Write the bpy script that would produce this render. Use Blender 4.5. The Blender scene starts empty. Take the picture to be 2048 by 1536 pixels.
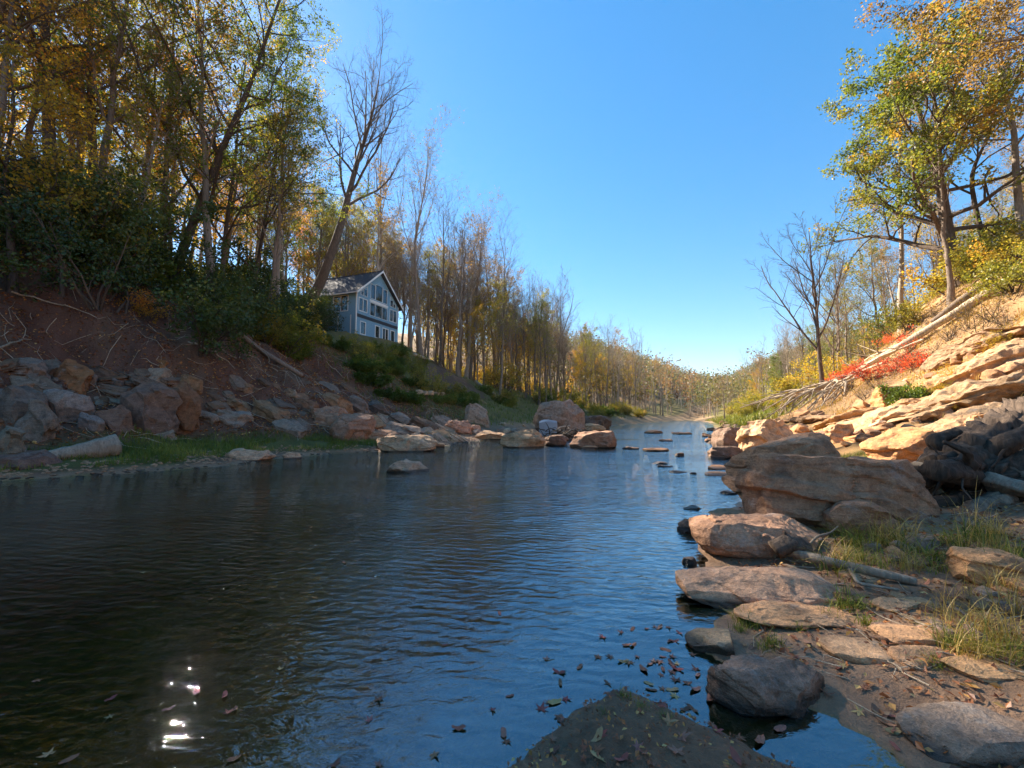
import bpy, math, random
import numpy as np
from math import radians, sin, cos, pi

sc = bpy.context.scene
COL = sc.collection
# ------------------------------------------------------------------ camera
F, CX, CY = 800.0, 1024.0, 768.0          # focal length and centre in photo pixels (2048 x 1536)
CAM_H = 1.8
PITCH = math.atan(64 / F)
cam_d = bpy.data.cameras.new("camera")
cam_d.sensor_width = 36.0
cam_d.lens = 36.0 * F / 2048.0
cam_d.clip_start, cam_d.clip_end = 0.05, 3000.0
cam = bpy.data.objects.new("camera", cam_d)
COL.objects.link(cam)
cam.location = (0, 0, CAM_H)
cam.rotation_euler = (pi / 2 + PITCH, 0, 0)
sc.camera = cam
# ------------------------------------------------------------------ light
SUN_AZ, SUN_EL = radians(-44), radians(37)   # azimuth from +Y towards +X, elevation
world = bpy.data.worlds.new("World")
sc.world = world
world.use_nodes = True
wn, wl = world.node_tree.nodes, world.node_tree.links
wn.clear()
w_out = wn.new("ShaderNodeOutputWorld")
w_bg = wn.new("ShaderNodeBackground")
w_sky = wn.new("ShaderNodeTexSky")
w_sky.sky_type = 'NISHITA'
w_sky.sun_disc = False
w_sky.sun_elevation = SUN_EL
w_sky.sun_rotation = SUN_AZ
w_sky.altitude = 0
w_sky.air_density = 1.0
w_sky.dust_density = 0.08
w_sky.ozone_density = 2.0
w_bg.inputs['Strength'].default_value = 0.104
w_gam = wn.new('ShaderNodeGamma'); w_gam.inputs[1].default_value = 0.68
w_sat = wn.new('ShaderNodeHueSaturation'); w_sat.inputs['Saturation'].default_value = 1.68
wl.new(w_sky.outputs[0], w_gam.inputs[0])
wl.new(w_gam.outputs[0], w_sat.inputs['Color'])
wl.new(w_sat.outputs[0], w_bg.inputs[0])
wl.new(w_bg.outputs[0], w_out.inputs[0])
sun_d = bpy.data.lights.new("sun", 'SUN')
sun_d.energy = 5.0
sun_d.angle = radians(0.53)
sun_d.color = (1.0, 0.9, 0.76)
sun = bpy.data.objects.new("sun", sun_d)
COL.objects.link(sun)
SUN_DIR = np.array([sin(SUN_AZ) * cos(SUN_EL), cos(SUN_AZ) * cos(SUN_EL), sin(SUN_EL)])
from mathutils import Vector, Matrix
sun.rotation_euler = Vector(SUN_DIR).to_track_quat('Z', 'Y').to_euler()
sun.location = (-60, 30, 60)
sc.view_settings.view_transform = 'Standard'
sc.view_settings.look = 'None'
sc.view_settings.exposure = 2.0
sc.view_settings.gamma = 1.0
sc.view_settings.use_curve_mapping = False
sc.render.engine = 'CYCLES'
sc.cycles.max_bounces = 6
sc.cycles.diffuse_bounces = 3
sc.cycles.glossy_bounces = 3
sc.cycles.transmission_bounces = 4
sc.cycles.transparent_max_bounces = 8
sc.cycles.caustics_reflective = False
sc.cycles.caustics_refractive = False
sc.cycles.sample_clamp_indirect = 4.0

# ------------------------------------------------------------------ numpy noise
def _hash(i, j, k, s):
    h = (i * 374761393 + j * 668265263 + k * 2147483647 + s * 1274126177) & 0xFFFFFFFF
    h = ((h ^ (h >> 13)) * 1274126177) & 0xFFFFFFFF
    h = ((h ^ (h >> 16)) * 2246822519) & 0xFFFFFFFF
    return ((h ^ (h >> 15)) & 0xFFFFFF) / float(0xFFFFFF)

def vnoise(p, s=0):
    """value noise in -1..1, p (N,3)"""
    p = np.asarray(p, float)
    f = np.floor(p)
    i = f.astype(np.int64)
    t = p - f
    t = t * t * t * (t * (t * 6 - 15) + 10)
    x, y, z = i[:, 0], i[:, 1], i[:, 2]
    r = 0
    for a in (0, 1):
        wa = t[:, 0] if a else 1 - t[:, 0]
        for b in (0, 1):
            wb = t[:, 1] if b else 1 - t[:, 1]
            for c in (0, 1):
                wc = t[:, 2] if c else 1 - t[:, 2]
                r = r + wa * wb * wc * _hash(x + a, y + b, z + c, s)
    return r * 2 - 1

def fbm(p, octv=4, s=0, gain=0.5, lac=2.03):
    a, r, n = 1.0, 0, 0
    p = np.asarray(p, float)
    for o in range(octv):
        r = r + a * vnoise(p, s + o * 17)
        n += a
        a *= gain
        p = p * lac + 11.3
    return r / n

def ridged(p, octv=4, s=0):
    a, r, n = 1.0, 0, 0
    p = np.asarray(p, float)
    for o in range(octv):
        r = r + a * (1 - np.abs(vnoise(p, s + o * 17)))
        n += a
        a *= 0.5
        p = p * 2.1 + 7.7
    return r / n

def sstep(a, b, x):
    t = np.clip((x - a) / (b - a), 0, 1)
    return t * t * (3 - 2 * t)

# ------------------------------------------------------------------ terrain height
XL_T = np.array([(-60, -24), (0, -17.5), (8, -16), (11.25, -14.2), (12.5, -12.2), (14, -10.6), (18.5, -9.6), (20, -6.9), (23, -4.4),
                 (30, -2.4), (45, 5.2), (60, 12.0), (80, 21.4), (90, 27.5), (120, 43), (150, 62), (300, 148), (900, 440)], float)
XR_T = np.array([(-60, -9), (-10, -3), (0, 0.9), (1, 1.9), (2.0, 2.0), (2.4, 1.95), (2.7, 1.72), (2.95, 1.58), (3.3, 1.47), (3.9, 1.9),
                 (5, 2.3), (6.6, 3.0), (9.4, 5.5), (12.2, 7.1), (21, 11.2), (38, 19.6), (80, 40), (110, 54), (140, 65), (160, 72), (300, 156), (900, 450)], float)
U_L = np.array([0, 2, 4, 7, 11, 16, 23, 35, 60, 100, 200], float)
T_L = {-60: [0, .35, .6, 2.2, 5.5, 10, 14, 19, 28, 40, 55], 22: [0, .35, .6, 2.2, 5.5, 10, 14, 19, 28, 40, 55],
       35: [0, .4, .8, 1.6, 3.6, 7.2, 11.5, 15, 25, 40, 55], 50: [0, .4, .9, 1.7, 3.4, 6.4, 11.4, 12.4, 23, 40, 55],
       60: [0, .4, 1, 1.9, 3.4, 6, 10.6, 12, 23, 40, 55], 75: [0, .5, 1.3, 2.4, 4.4, 6, 7.2, 9, 21, 38, 55],
       100: [0, .6, 1.5, 2.4, 3.2, 4, 5.2, 8, 19, 36, 55], 150: [0, .6, 1.5, 2.4, 3, 3.6, 5, 9, 19, 34, 50],
       900: [0, .6, 1.5, 2.4, 3, 4, 5, 9, 20, 38, 60]}
U_R = np.array([0, 1.5, 3, 6, 9.5, 13, 16, 22, 35, 60, 100, 200], float)
T_R = {-60: [0, .2, .3, .6, 1.5, 3, 5, 8, 14, 25, 40, 60], 3: [0, .12, .2, .6, 1.6, 3.4, 6, 9, 15, 26, 40, 60],
       8: [0, .25, .5, 1.1, 2.6, 4.8, 7, 11, 17, 28, 42, 60], 15: [0, .3, .6, 1.7, 3.9, 6.9, 9.2, 12, 18, 29, 45, 60],
       30: [0, .4, .9, 2.4, 5.0, 8.4, 11.2, 14, 19, 30, 45, 60], 50: [0, .5, 1, 2, 3, 4.5, 6.5, 9, 15, 25, 40, 60],
       90: [0, .4, .8, 1.5, 2, 2.5, 3, 5, 10, 22, 38, 55], 150: [0, .4, .8, 1.5, 2, 2.5, 3.5, 6, 11, 22, 36, 50],
       900: [0, .4, .8, 1.5, 2, 2.5, 3.5, 7, 14, 30, 50, 70]}

def _table(U, T, u, Y):
    ys = np.array(sorted(T))
    M = np.array([T[k] for k in sorted(T)], float)
    yi = np.clip(np.searchsorted(ys, Y) - 1, 0, len(ys) - 2)
    ty = np.clip((Y - ys[yi]) / (ys[yi + 1] - ys[yi]), 0, 1)
    ty = ty * ty * (3 - 2 * ty)
    ui = np.clip(np.searchsorted(U, u) - 1, 0, len(U) - 2)
    tu = np.clip((u - U[ui]) / (U[ui + 1] - U[ui]), 0, 1)
    a = M[yi, ui] * (1 - tu) + M[yi, ui + 1] * tu
    b = M[yi + 1, ui] * (1 - tu) + M[yi + 1, ui + 1] * tu
    return a * (1 - ty) + b * ty

def lateral(X, Y):
    xl = np.interp(Y, XL_T[:, 0], XL_T[:, 1])
    xr = np.interp(Y, XR_T[:, 0], XR_T[:, 1])
    return (xl - X) * 0.9, (X - xr) * 0.9

def tongue(X, Y):
    """mud spit under the photographer, running out to a tip"""
    w = np.interp(Y, [-30, -2, 0, 1.6, 2.05, 2.78], [9, 3.0, 1.9, 1.25, 0.92, 0.05])
    cx = np.interp(Y, [-30, 0, 1.6, 2.05, 2.78], [-3, 0.5, 0.66, 0.70, 0.72])
    w = w * (1 + .30 * fbm(np.stack([X * 1.7, Y * 1.7, X * 0 + 3.3], 1), 3, 67))
    d = np.abs(X - cx) / np.maximum(w, 1e-3)
    h = np.interp(Y, [-30, 0, 2.05, 2.5, 2.78], [0.6, 0.24, 0.14, 0.09, 0.02])
    z = h * (1 - d ** 2.2)
    return np.where(Y < 2.78, np.maximum(z, -0.3), -0.3)

def height(X, Y, fine=True):
    X = np.asarray(X, float); Y = np.asarray(Y, float)
    shp = X.shape
    X = X.ravel(); Y = Y.ravel()
    P = np.stack([X, Y, np.zeros_like(X)], 1)
    wob = fbm(P * 0.45, 3, 5) * 0.55 * sstep(6, 14, Y) + fbm(P * 2.1, 3, 9) * 0.12
    dl, dr = lateral(X, Y)
    dl = dl + wob; dr = dr + wob * 0.8
    zl = _table(U_L, T_L, dl, Y)
    zr = _table(U_R, T_R, dr, Y)
    inside = np.minimum(-dl, -dr)
    bed = -0.10 * np.minimum(inside, 2) - 0.09 * np.clip(inside - 2, 0, 6) + 0.05 * fbm(P * 0.8, 3, 3)
    z = np.where(dl > 0, zl, np.where(dr > 0, zr, np.minimum(bed, -0.015)))
    # relief
    big = np.clip(z / 4, 0, 1)
    z = z + big * (fbm(P * 0.22, 3, 21) * 0.8)
    if fine:
        z = z + np.clip(z / 1.5, 0, 1) * fbm(P * 1.1, 4, 33) * 0.28 + np.where(z > 0, 1, 0.5) * fbm(P * 3.7, 4, 41) * np.clip(0.025 + z * 0.02, 0.02, 0.08)
        # rills running down the eroded bank on the left
        r = ridged(np.stack([(X * 0.75 + Y * 0.9) * 0.8, (X - Y) * 0.1, X * 0], 1), 3, 51)
        z = z - sstep(4, 8, dl) * sstep(20, 14, dl) * sstep(45, 30, Y) * (r - 0.6) * 0.55
    # levelled ground round the house
    pad = sstep(9.5, 6.0, np.hypot(X + 22.0, Y - 55.5))
    z = z + pad * (11.9 - z)
    tz = tongue(X, Y)
    tz = tz + fbm(P * 5.0, 4, 61) * 0.035 + fbm(P * 22.0, 2, 63) * 0.008
    z = np.where(tz > -0.06, np.maximum(z, tz), z)
    z = z + sstep(165, 330, Y) * 13 + sstep(330, 600, Y) * 24          # hills that close the valley
    return z.reshape(shp)

def hgt(x, y):
    return float(height(np.array([x]), np.array([y]))[0])

# ------------------------------------------------------------------ pixel -> world
def ray(px, py):
    xc, yc = (px - CX) / F, -(py - CY) / F
    d = np.array([xc, cos(PITCH) - yc * sin(PITCH), sin(PITCH) + yc * cos(PITCH)])
    return d

def at_depth(px, py, Y):
    d = ray(px, py)
    return np.array([0, 0, CAM_H]) + d * (Y / d[1])

_TS = np.concatenate([np.arange(1.2, 12, 0.03), np.arange(12, 60, 0.1), np.arange(60, 260, 0.5)])
def hit(px, py, zmin=-1e9):
    """where the sight line through a photo pixel meets the ground (or the water, zmin=0)"""
    d = ray(px, py)
    p = np.array([0, 0, CAM_H]) + d[None, :] * (_TS / d[1])[:, None]
    g = np.maximum(height(p[:, 0], p[:, 1]), zmin)
    b = np.nonzero(p[:, 2] <= g)[0]
    k = b[0] if len(b) else len(_TS) - 1
    return np.array([p[k, 0], p[k, 1], g[k]])

# ------------------------------------------------------------------ mesh helpers
def mesh_np(name, V, faces, mat=None, smooth=True, attrs=None, midx=None, sharp=None):
    """V (N,3); faces: list of int arrays (M,3) or (M,4)"""
    me = bpy.data.meshes.new(name)
    V = np.asarray(V, np.float32)
    me.vertices.add(len(V))
    me.vertices.foreach_set("co", V.ravel())
    loops = np.concatenate([f.ravel() for f in faces]).astype(np.int32)
    tot = np.concatenate([np.full(len(f), f.shape[1], np.int32) for f in faces])
    start = np.concatenate([[0], np.cumsum(tot)[:-1]]).astype(np.int32)
    me.loops.add(len(loops))
    me.loops.foreach_set("vertex_index", loops)
    me.polygons.add(len(tot))
    me.polygons.foreach_set("loop_start", start)
    me.polygons.foreach_set("loop_total", tot)
    me.polygons.foreach_set("use_smooth", np.full(len(tot), smooth, bool))
    if midx is not None:
        me.polygons.foreach_set("material_index", np.asarray(midx, np.int32))
    me.update(calc_edges=True)
    if sharp: me.set_sharp_from_angle(angle=sharp)
    for k, a in (attrs or {}).items():
        a = np.asarray(a, np.float32)
        if a.ndim == 1:
            me.attributes.new(k, 'FLOAT', 'POINT').data.foreach_set("value", a)
        else:
            if a.shape[1] == 3:
                a = np.concatenate([a, np.ones((len(a), 1), np.float32)], 1)
            me.attributes.new(k, 'FLOAT_COLOR', 'POINT').data.foreach_set("color", a.ravel())
    for m in (mat if isinstance(mat, (list, tuple)) else [mat]):
        if m is not None:
            me.materials.append(m)
    return me

class MB:
    """collects plain shapes for one part"""
    def __init__(s):
        s.v, s.f = [], []
    def box(s, x0, x1, y0, y1, z0, z1):
        b = len(s.v)
        s.v += [(x0, y0, z0), (x1, y0, z0), (x1, y1, z0), (x0, y1, z0), (x0, y0, z1), (x1, y0, z1), (x1, y1, z1), (x0, y1, z1)]
        s.f += [tuple(b + i for i in q) for q in ((0, 3, 2, 1), (4, 5, 6, 7), (0, 1, 5, 4), (1, 2, 6, 5), (2, 3, 7, 6), (3, 0, 4, 7))]
        return s
    def prism(s, pts, d0, d1, axis='y'):
        """polygon pts (a, z) extruded along axis"""
        b, n = len(s.v), len(pts)
        for d in (d0, d1):
            s.v += [((a, d, z) if axis == 'y' else (d, a, z)) for a, z in pts]
        s.f += [tuple(b + i for i in range(n)), tuple(b + n + i for i in reversed(range(n)))]
        s.f += [(b + i, b + n + i, b + n + (i + 1) % n, b + (i + 1) % n) for i in range(n)]
        return s
    def mesh(s, name, mat):
        me = bpy.data.meshes.new(name)
        me.from_pydata(s.v, [], s.f)
        me.update()
        import bmesh
        bm = bmesh.new(); bm.from_mesh(me)
        bmesh.ops.recalc_face_normals(bm, faces=bm.faces)
        bm.to_mesh(me); bm.free()
        me.materials.append(mat)
        return me

def tag(o, label=None, cat=None, group=None, kind=None):
    if label: o["label"] = label
    if cat: o["category"] = cat
    if group: o["group"] = group
    if kind: o["kind"] = kind
    return o

def obj(name, me, parent=None, loc=(0, 0, 0), rot=(0, 0, 0), scale=(1, 1, 1)):
    o = bpy.data.objects.new(name, me)
    COL.objects.link(o)
    o.location, o.rotation_euler, o.scale = loc, rot, scale
    if parent is not None:
        o.parent = parent
    return o

def thing(name, label, cat, loc=(0, 0, 0), rot=(0, 0, 0), scale=(1, 1, 1), group=None):
    o = bpy.data.objects.new(name, None)
    COL.objects.link(o)
    o.location, o.rotation_euler, o.scale = loc, rot, scale
    o.empty_display_size = 0.3
    return tag(o, label, cat, group)

# ------------------------------------------------------------------ material helpers
def new_mat(name):
    m = bpy.data.materials.new(name)
    m.use_nodes = True
    m.node_tree.nodes.clear()
    return m, m.node_tree.nodes, m.node_tree.links

def nd(N, t, **kw):
    n = N.new(t)
    for k, v in kw.items():
        if k.startswith('i_'):
            n.inputs[k[2:].replace('_', ' ')].default_value = v
        else:
            setattr(n, k, v)
    return n

def ramp(N, stops, interp='LINEAR'):
    r = N.new('ShaderNodeValToRGB')
    r.color_ramp.interpolation = interp
    e = r.color_ramp.elements
    while len(e) < len(stops):
        e.new(0.5)
    for el, (p, c) in zip(e, stops):
        el.position = p
        el.color = (c[0], c[1], c[2], 1)
    return r

def mixc(N, L, fac, a, b, mode='MIX'):
    m = N.new('ShaderNodeMix')
    m.data_type = 'RGBA'
    m.blend_type = mode
    for s, v in ((0, fac), (6, a), (7, b)):
        if hasattr(v, 'is_linked') or hasattr(v, 'links'):
            L.new(v, m.inputs[s])
        elif isinstance(v, (int, float)):
            m.inputs[s].default_value = v
        else:
            m.inputs[s].default_value = (v[0], v[1], v[2], 1)
    return m.outputs[2]

def math_n(N, L, op, a, b=None, c=None, clamp=False):
    m = N.new('ShaderNodeMath')
    m.operation = op
    m.use_clamp = clamp
    for i, v in enumerate((a, b, c)):
        if v is None: continue
        if isinstance(v, (int, float)): m.inputs[i].default_value = v
        else: L.new(v, m.inputs[i])
    return m.outputs[0]

def noise_n(N, L, vec, scale, detail=4, rough=0.55, dist=0.0):
    n = N.new('ShaderNodeTexNoise')
    n.inputs['Scale'].default_value = scale
    n.inputs['Detail'].default_value = detail
    n.inputs['Roughness'].default_value = rough
    n.inputs['Distortion'].default_value = dist
    if vec is not None: L.new(vec, n.inputs['Vector'])
    return n.outputs['Fac']

def mapping_n(N, L, vec, scale=(1, 1, 1), rot=(0, 0, 0), loc=(0, 0, 0)):
    m = N.new('ShaderNodeMapping')
    m.inputs['Scale'].default_value = scale
    m.inputs['Rotation'].default_value = rot
    m.inputs['Location'].default_value = loc
    L.new(vec, m.inputs['Vector'])
    return m.outputs[0]

def plain_mat(name, color, rough=0.7, bump=0.0, bscale=20.0, var=0.25, spec=0.3, metallic=0.0):
    m, N, L = new_mat(name)
    out = N.new('ShaderNodeOutputMaterial')
    b = N.new('ShaderNodeBsdfPrincipled')
    tc = N.new('ShaderNodeTexCoord')
    n1 = noise_n(N, L, tc.outputs['Object'], bscale * 0.2, 4)
    n2 = noise_n(N, L, tc.outputs['Object'], bscale, 4)
    c = mixc(N, L, n1, [x * (1 - var) for x in color], [min(1, x * (1 + var)) for x in color])
    L.new(c, b.inputs['Base Color'])
    b.inputs['Roughness'].default_value = rough
    b.inputs['Specular IOR Level'].default_value = spec
    b.inputs['Metallic'].default_value = metallic
    if bump:
        bp = N.new('ShaderNodeBump')
        bp.inputs['Strength'].default_value = 1.0
        bp.inputs['Distance'].default_value = bump
        L.new(n2, bp.inputs['Height'])
        L.new(bp.outputs[0], b.inputs['Normal'])
    L.new(b.outputs[0], out.inputs[0])
    return m
# ------------------------------------------------------------------ ground
def make_ground():
    ang = np.concatenate([np.arange(-62, 62, 0.36), np.arange(62, 298, 3.0)])
    ang = np.radians(ang)
    rad = np.concatenate([[0.25], 0.4 * 1.0195 ** np.arange(0, 400)])
    rad = rad[rad < 900]
    rad = np.append(rad, 1000.0)
    na, nr = len(ang), len(rad)
    R, A = np.meshgrid(rad, ang, indexing='ij')
    X, Y = R * np.sin(A), R * np.cos(A)
    Z = height(X, Y)
    V = np.stack([X.ravel(), Y.ravel(), Z.ravel()], 1)
    i = np.arange(nr - 1)[:, None] * na
    j = np.arange(na)[None, :]
    j2 = (j + 1) % na
    Fq = np.stack([i + j, i + j2, i + na + j2, i + na + j], -1).reshape(-1, 4)[:, ::-1]
    V = np.concatenate([V, [[0, 0, hgt(0, 0)]]])
    c = len(V) - 1
    Ft = np.stack([np.full(na, c), np.arange(na), (np.arange(na) + 1) % na], 1)[:, ::-1]
    # colours of the ground itself
    x, y, z = V[:, 0], V[:, 1], V[:, 2]
    dl, dr = lateral(x, y)
    P = V.copy(); P[:, 2] = 0
    n1 = fbm(P * 0.5, 4, 71)[:, None]; n2 = fbm(P * 2.3, 4, 73)[:, None]; n3 = fbm(P * 0.12, 3, 77)[:, None]
    def C(*c): return np.array([c], float)
    forest = C(.22, .125, .050) * (1 + .5 * n2) * (1 - .2 * n1)
    forest = forest + sstep(-.1, .6, n1) * (C(.19, .14, .035) - forest) * .7
    soil = C(.155, .088, .054) * (1 + .45 * n2)
    litter = C(.14, .068, .045) * (1 + .5 * n2)
    left = soil + sstep(-.2, .3, n1) * (litter - soil)
    grass = C(.11, .105, .026) * (1 + .4 * n2)
    mud = C(.33, .20, .12) * (1 + .35 * n2)
    gravel = C(.30, .20, .12) * (1 + .5 * n2)
    bed = C(.25, .17, .05) * np.clip(1 + 1.1 * n1 + .4 * n2, .25, 2.2)
    tan = C(.36, .215, .10) * (1 + .35 * n2)
    brush = C(.19, .165, .045) * (1 + .4 * n1 + .3 * n2)
    def mix(a, b, t): return a + (b - a) * np.clip(t, 0, 1).reshape(-1, 1)
    c = forest.copy()
    isl = dl > 0
    wl_ = sstep(20, 14, dl) * sstep(55, 32, y)
    c = np.where(isl[:, None], mix(c, left, wl_), c)
    gl = sstep(5.2, 3.6, dl + n2[:, 0] * 1.2) * sstep(0.6, 1.3, dl) * sstep(24, 20, y)
    c = np.where(isl[:, None], mix(c, grass, gl), c)
    gv = sstep(26, 30, y) * sstep(8, 3, dl)
    c = np.where(isl[:, None], mix(c, gravel, gv * .6), c)
    scar = sstep(1.0, .55, np.hypot((x + 8.5) / 5.5, (y - 57) / 9.0) + n1[:, 0] * .3)
    green_bank = sstep(34, 44, y) * sstep(26, 18, dl) * sstep(3, 6, dl) * (1 - scar)
    c = np.where(isl[:, None], mix(c, grass * 1.1, green_bank * .8), c)
    c = np.where(isl[:, None], mix(c, soil, scar), c)
    isr = dr > 0
    wr = sstep(3, 7, dr) * sstep(20, 15, dr) * sstep(48, 36, y) * sstep(5, 9, y)
    c = np.where(isr[:, None], mix(c, tan, wr), c)
    c = np.where(isr[:, None], mix(c, brush, sstep(36, 50, y)), c)
    nearr = sstep(9, 6, y) * sstep(9, 6, dr)
    c = np.where(isr[:, None], mix(c, mud + sstep(.1, .6, n1) * (C(.20, .13, .08) - mud), nearr), c)
    sandbar = sstep(85, 110, y) * sstep(2.2, 1.0, z)
    c = mix(c, C(.30, .20, .11), sandbar * (z > 0))
    shore = sstep(.16, .05, z)
    c = mix(c, mud, shore * sstep(90, 60, y))
    c = np.where((z < 0.0)[:, None], bed, c)
    tz = tongue(x, y)
    c = mix(c, mud * .8, (tz > -0.02) * 1.0)
    wet = sstep(.12, .0, z)
    me = mesh_np("ground", V, [Fq, Ft], None, True, {"Col": np.clip(c, 0.004, 1), "wet": wet})
    m, N, L = new_mat("ground_soil")
    out = N.new('ShaderNodeOutputMaterial')
    b = N.new('ShaderNodeBsdfPrincipled')
    at = nd(N, 'ShaderNodeAttribute', attribute_name="Col")
    aw = nd(N, 'ShaderNodeAttribute', attribute_name="wet")
    tc = N.new('ShaderNodeTexCoord')
    f1 = noise_n(N, L, tc.outputs['Object'], 14, 6, 0.7)
    f2 = noise_n(N, L, tc.outputs['Object'], 55, 4, 0.65)
    vr = nd(N, 'ShaderNodeTexVoronoi', feature='F1', i_Scale=34.0)
    L.new(tc.outputs['Object'], vr.inputs['Vector'])
    speck = math_n(N, L, 'LESS_THAN', vr.outputs['Distance'], 0.22)
    c1 = mixc(N, L, math_n(N, L, 'MULTIPLY_ADD', f1, 1.1, -0.05, True), mixc(N, L, 1.0, at.outputs['Color'], (.45, .43, .42), 'MULTIPLY'), mixc(N, L, 1.0, at.outputs['Color'], (1.6, 1.55, 1.45), 'MULTIPLY'))
    sp = mixc(N, L, math_n(N, L, 'MULTIPLY', speck, math_n(N, L, 'MULTIPLY_ADD', f2, 2.0, -0.75, True)), c1, mixc(N, L, vr.outputs['Color'], (.20, .09, .045), (.22, .19, .15)))
    L.new(sp, b.inputs['Base Color'])
    r = math_n(N, L, 'MULTIPLY_ADD', aw.outputs['Fac'], -0.5, 0.9)
    L.new(r, b.inputs['Roughness'])
    b.inputs['Specular IOR Level'].default_value = 0.3
    bp = nd(N, 'ShaderNodeBump', i_Strength=1.0, i_Distance=0.05)
    hsum = math_n(N, L, 'ADD', f1, math_n(N, L, 'MULTIPLY', f2, 0.4))
    L.new(hsum, bp.inputs['Height'])
    L.new(bp.outputs[0], b.inputs['Normal'])
    L.new(b.outputs[0], out.inputs[0])
    me.materials.append(m)
    o = obj("ground", me)
    tag(o, kind="structure")
    return o

ground = make_ground()

# ------------------------------------------------------------------ water
def make_water():
    m, N, L = new_mat("river_water")
    out = N.new('ShaderNodeOutputMaterial')
    tc = N.new('ShaderNodeTexCoord')
    P = tc.outputs['Object']
    # wavelets run along the valley: crests lie across the view
    d = mapping_n(N, L, P, (0.55, 1.25, 1), (0, 0, radians(-14)))
    n1 = noise_n(N, L, d, 9.0, 3, 0.55, 0.6)
    n2 = noise_n(N, L, mapping_n(N, L, P, (0.5, 1.1, 1), (0, 0, radians(20))), 2.0, 2, 0.5, 0.4)
    w = nd(N, 'ShaderNodeTexWave', wave_type='BANDS', bands_direction='Y', i_Scale=2.2, i_Distortion=5.0, i_Detail=2.0, i_Detail_Scale=1.4)
    L.new(mapping_n(N, L, P, (1, 1, 1), (0, 0, radians(12))), w.inputs['Vector'])
    calm = noise_n(N, L, mapping_n(N, L, P, (0.12, 0.3, 1), (0, 0, radians(-20))), 1.0, 3, 0.5)
    amp = math_n(N, L, 'MULTIPLY_ADD', calm, 2.2, -0.55, True)
    # sheltered water beside the mud spit lies calmer
    sx = N.new('ShaderNodeSeparateXYZ'); L.new(P, sx.inputs[0])
    shelter = N.new('ShaderNodeMapRange'); shelter.inputs[1].default_value = 2.4; shelter.inputs[2].default_value = 4.6
    shelter.inputs[3].default_value = 0.10; shelter.inputs[4].default_value = 1.0
    L.new(math_n(N, L, 'ADD', sx.outputs[1], math_n(N, L, 'MULTIPLY', math_n(N, L, 'ABSOLUTE', math_n(N, L, 'SUBTRACT', sx.outputs[0], 1.0)), 0.9)), shelter.inputs[0])
    h = math_n(N, L, 'MULTIPLY', n1, 0.040)
    h = math_n(N, L, 'ADD', h, math_n(N, L, 'MULTIPLY', n2, 0.060))
    h = math_n(N, L, 'ADD', h, math_n(N, L, 'MULTIPLY', w.outputs['Fac'], 0.0075))
    h = math_n(N, L, 'MULTIPLY', h, math_n(N, L, 'MULTIPLY_ADD', amp, 0.8, 0.2))
    h = math_n(N, L, 'MULTIPLY', h, shelter.outputs[0])
    far = N.new('ShaderNodeMapRange'); far.inputs[1].default_value = 2.0; far.inputs[2].default_value = 12.0
    far.inputs[3].default_value = 0.35; far.inputs[4].default_value = 1.0
    L.new(sx.outputs[1], far.inputs[0])
    h = math_n(N, L, 'MULTIPLY', h, far.outputs[0])
    bp = nd(N, 'ShaderNodeBump', i_Strength=1.0, i_Distance=1.0)
    L.new(h, bp.inputs['Height'])
    gl = nd(N, 'ShaderNodeBsdfGlossy', i_Roughness=0.012)
    gl.inputs['Color'].default_value = (.80, .94, 1, 1)
    L.new(bp.outputs[0], gl.inputs['Normal'])
    tr = N.new('ShaderNodeBsdfTransparent')
    tr.inputs['Color'].default_value = (0.72, 0.66, 0.48, 1)
    fr = nd(N, 'ShaderNodeFresnel', i_IOR=1.9)
    L.new(bp.outputs[0], fr.inputs['Normal'])
    mx = N.new('ShaderNodeMixShader')
    L.new(math_n(N, L, 'MULTIPLY', fr.outputs[0], 1.55, None, True), mx.inputs[0])
    L.new(tr.outputs[0], mx.inputs[1])
    L.new(gl.outputs[0], mx.inputs[2])
    L.new(mx.outputs[0], out.inputs[0])
    xs = np.linspace(-80, 460, 28); ys = np.linspace(-70, 900, 40)
    X, Y = np.meshgrid(xs, ys, indexing='ij')
    V = np.stack([X.ravel(), Y.ravel(), X.ravel() * 0], 1)
    i = np.arange(len(xs) - 1)[:, None] * len(ys); j = np.arange(len(ys) - 1)[None, :]
    Fq = np.stack([i + j, i + len(ys) + j, i + len(ys) + j + 1, i + j + 1], -1).reshape(-1, 4)
    o = obj("water", mesh_np("water", V, [Fq], m, True))
    tag(o, kind="structure")
make_water()

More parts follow.
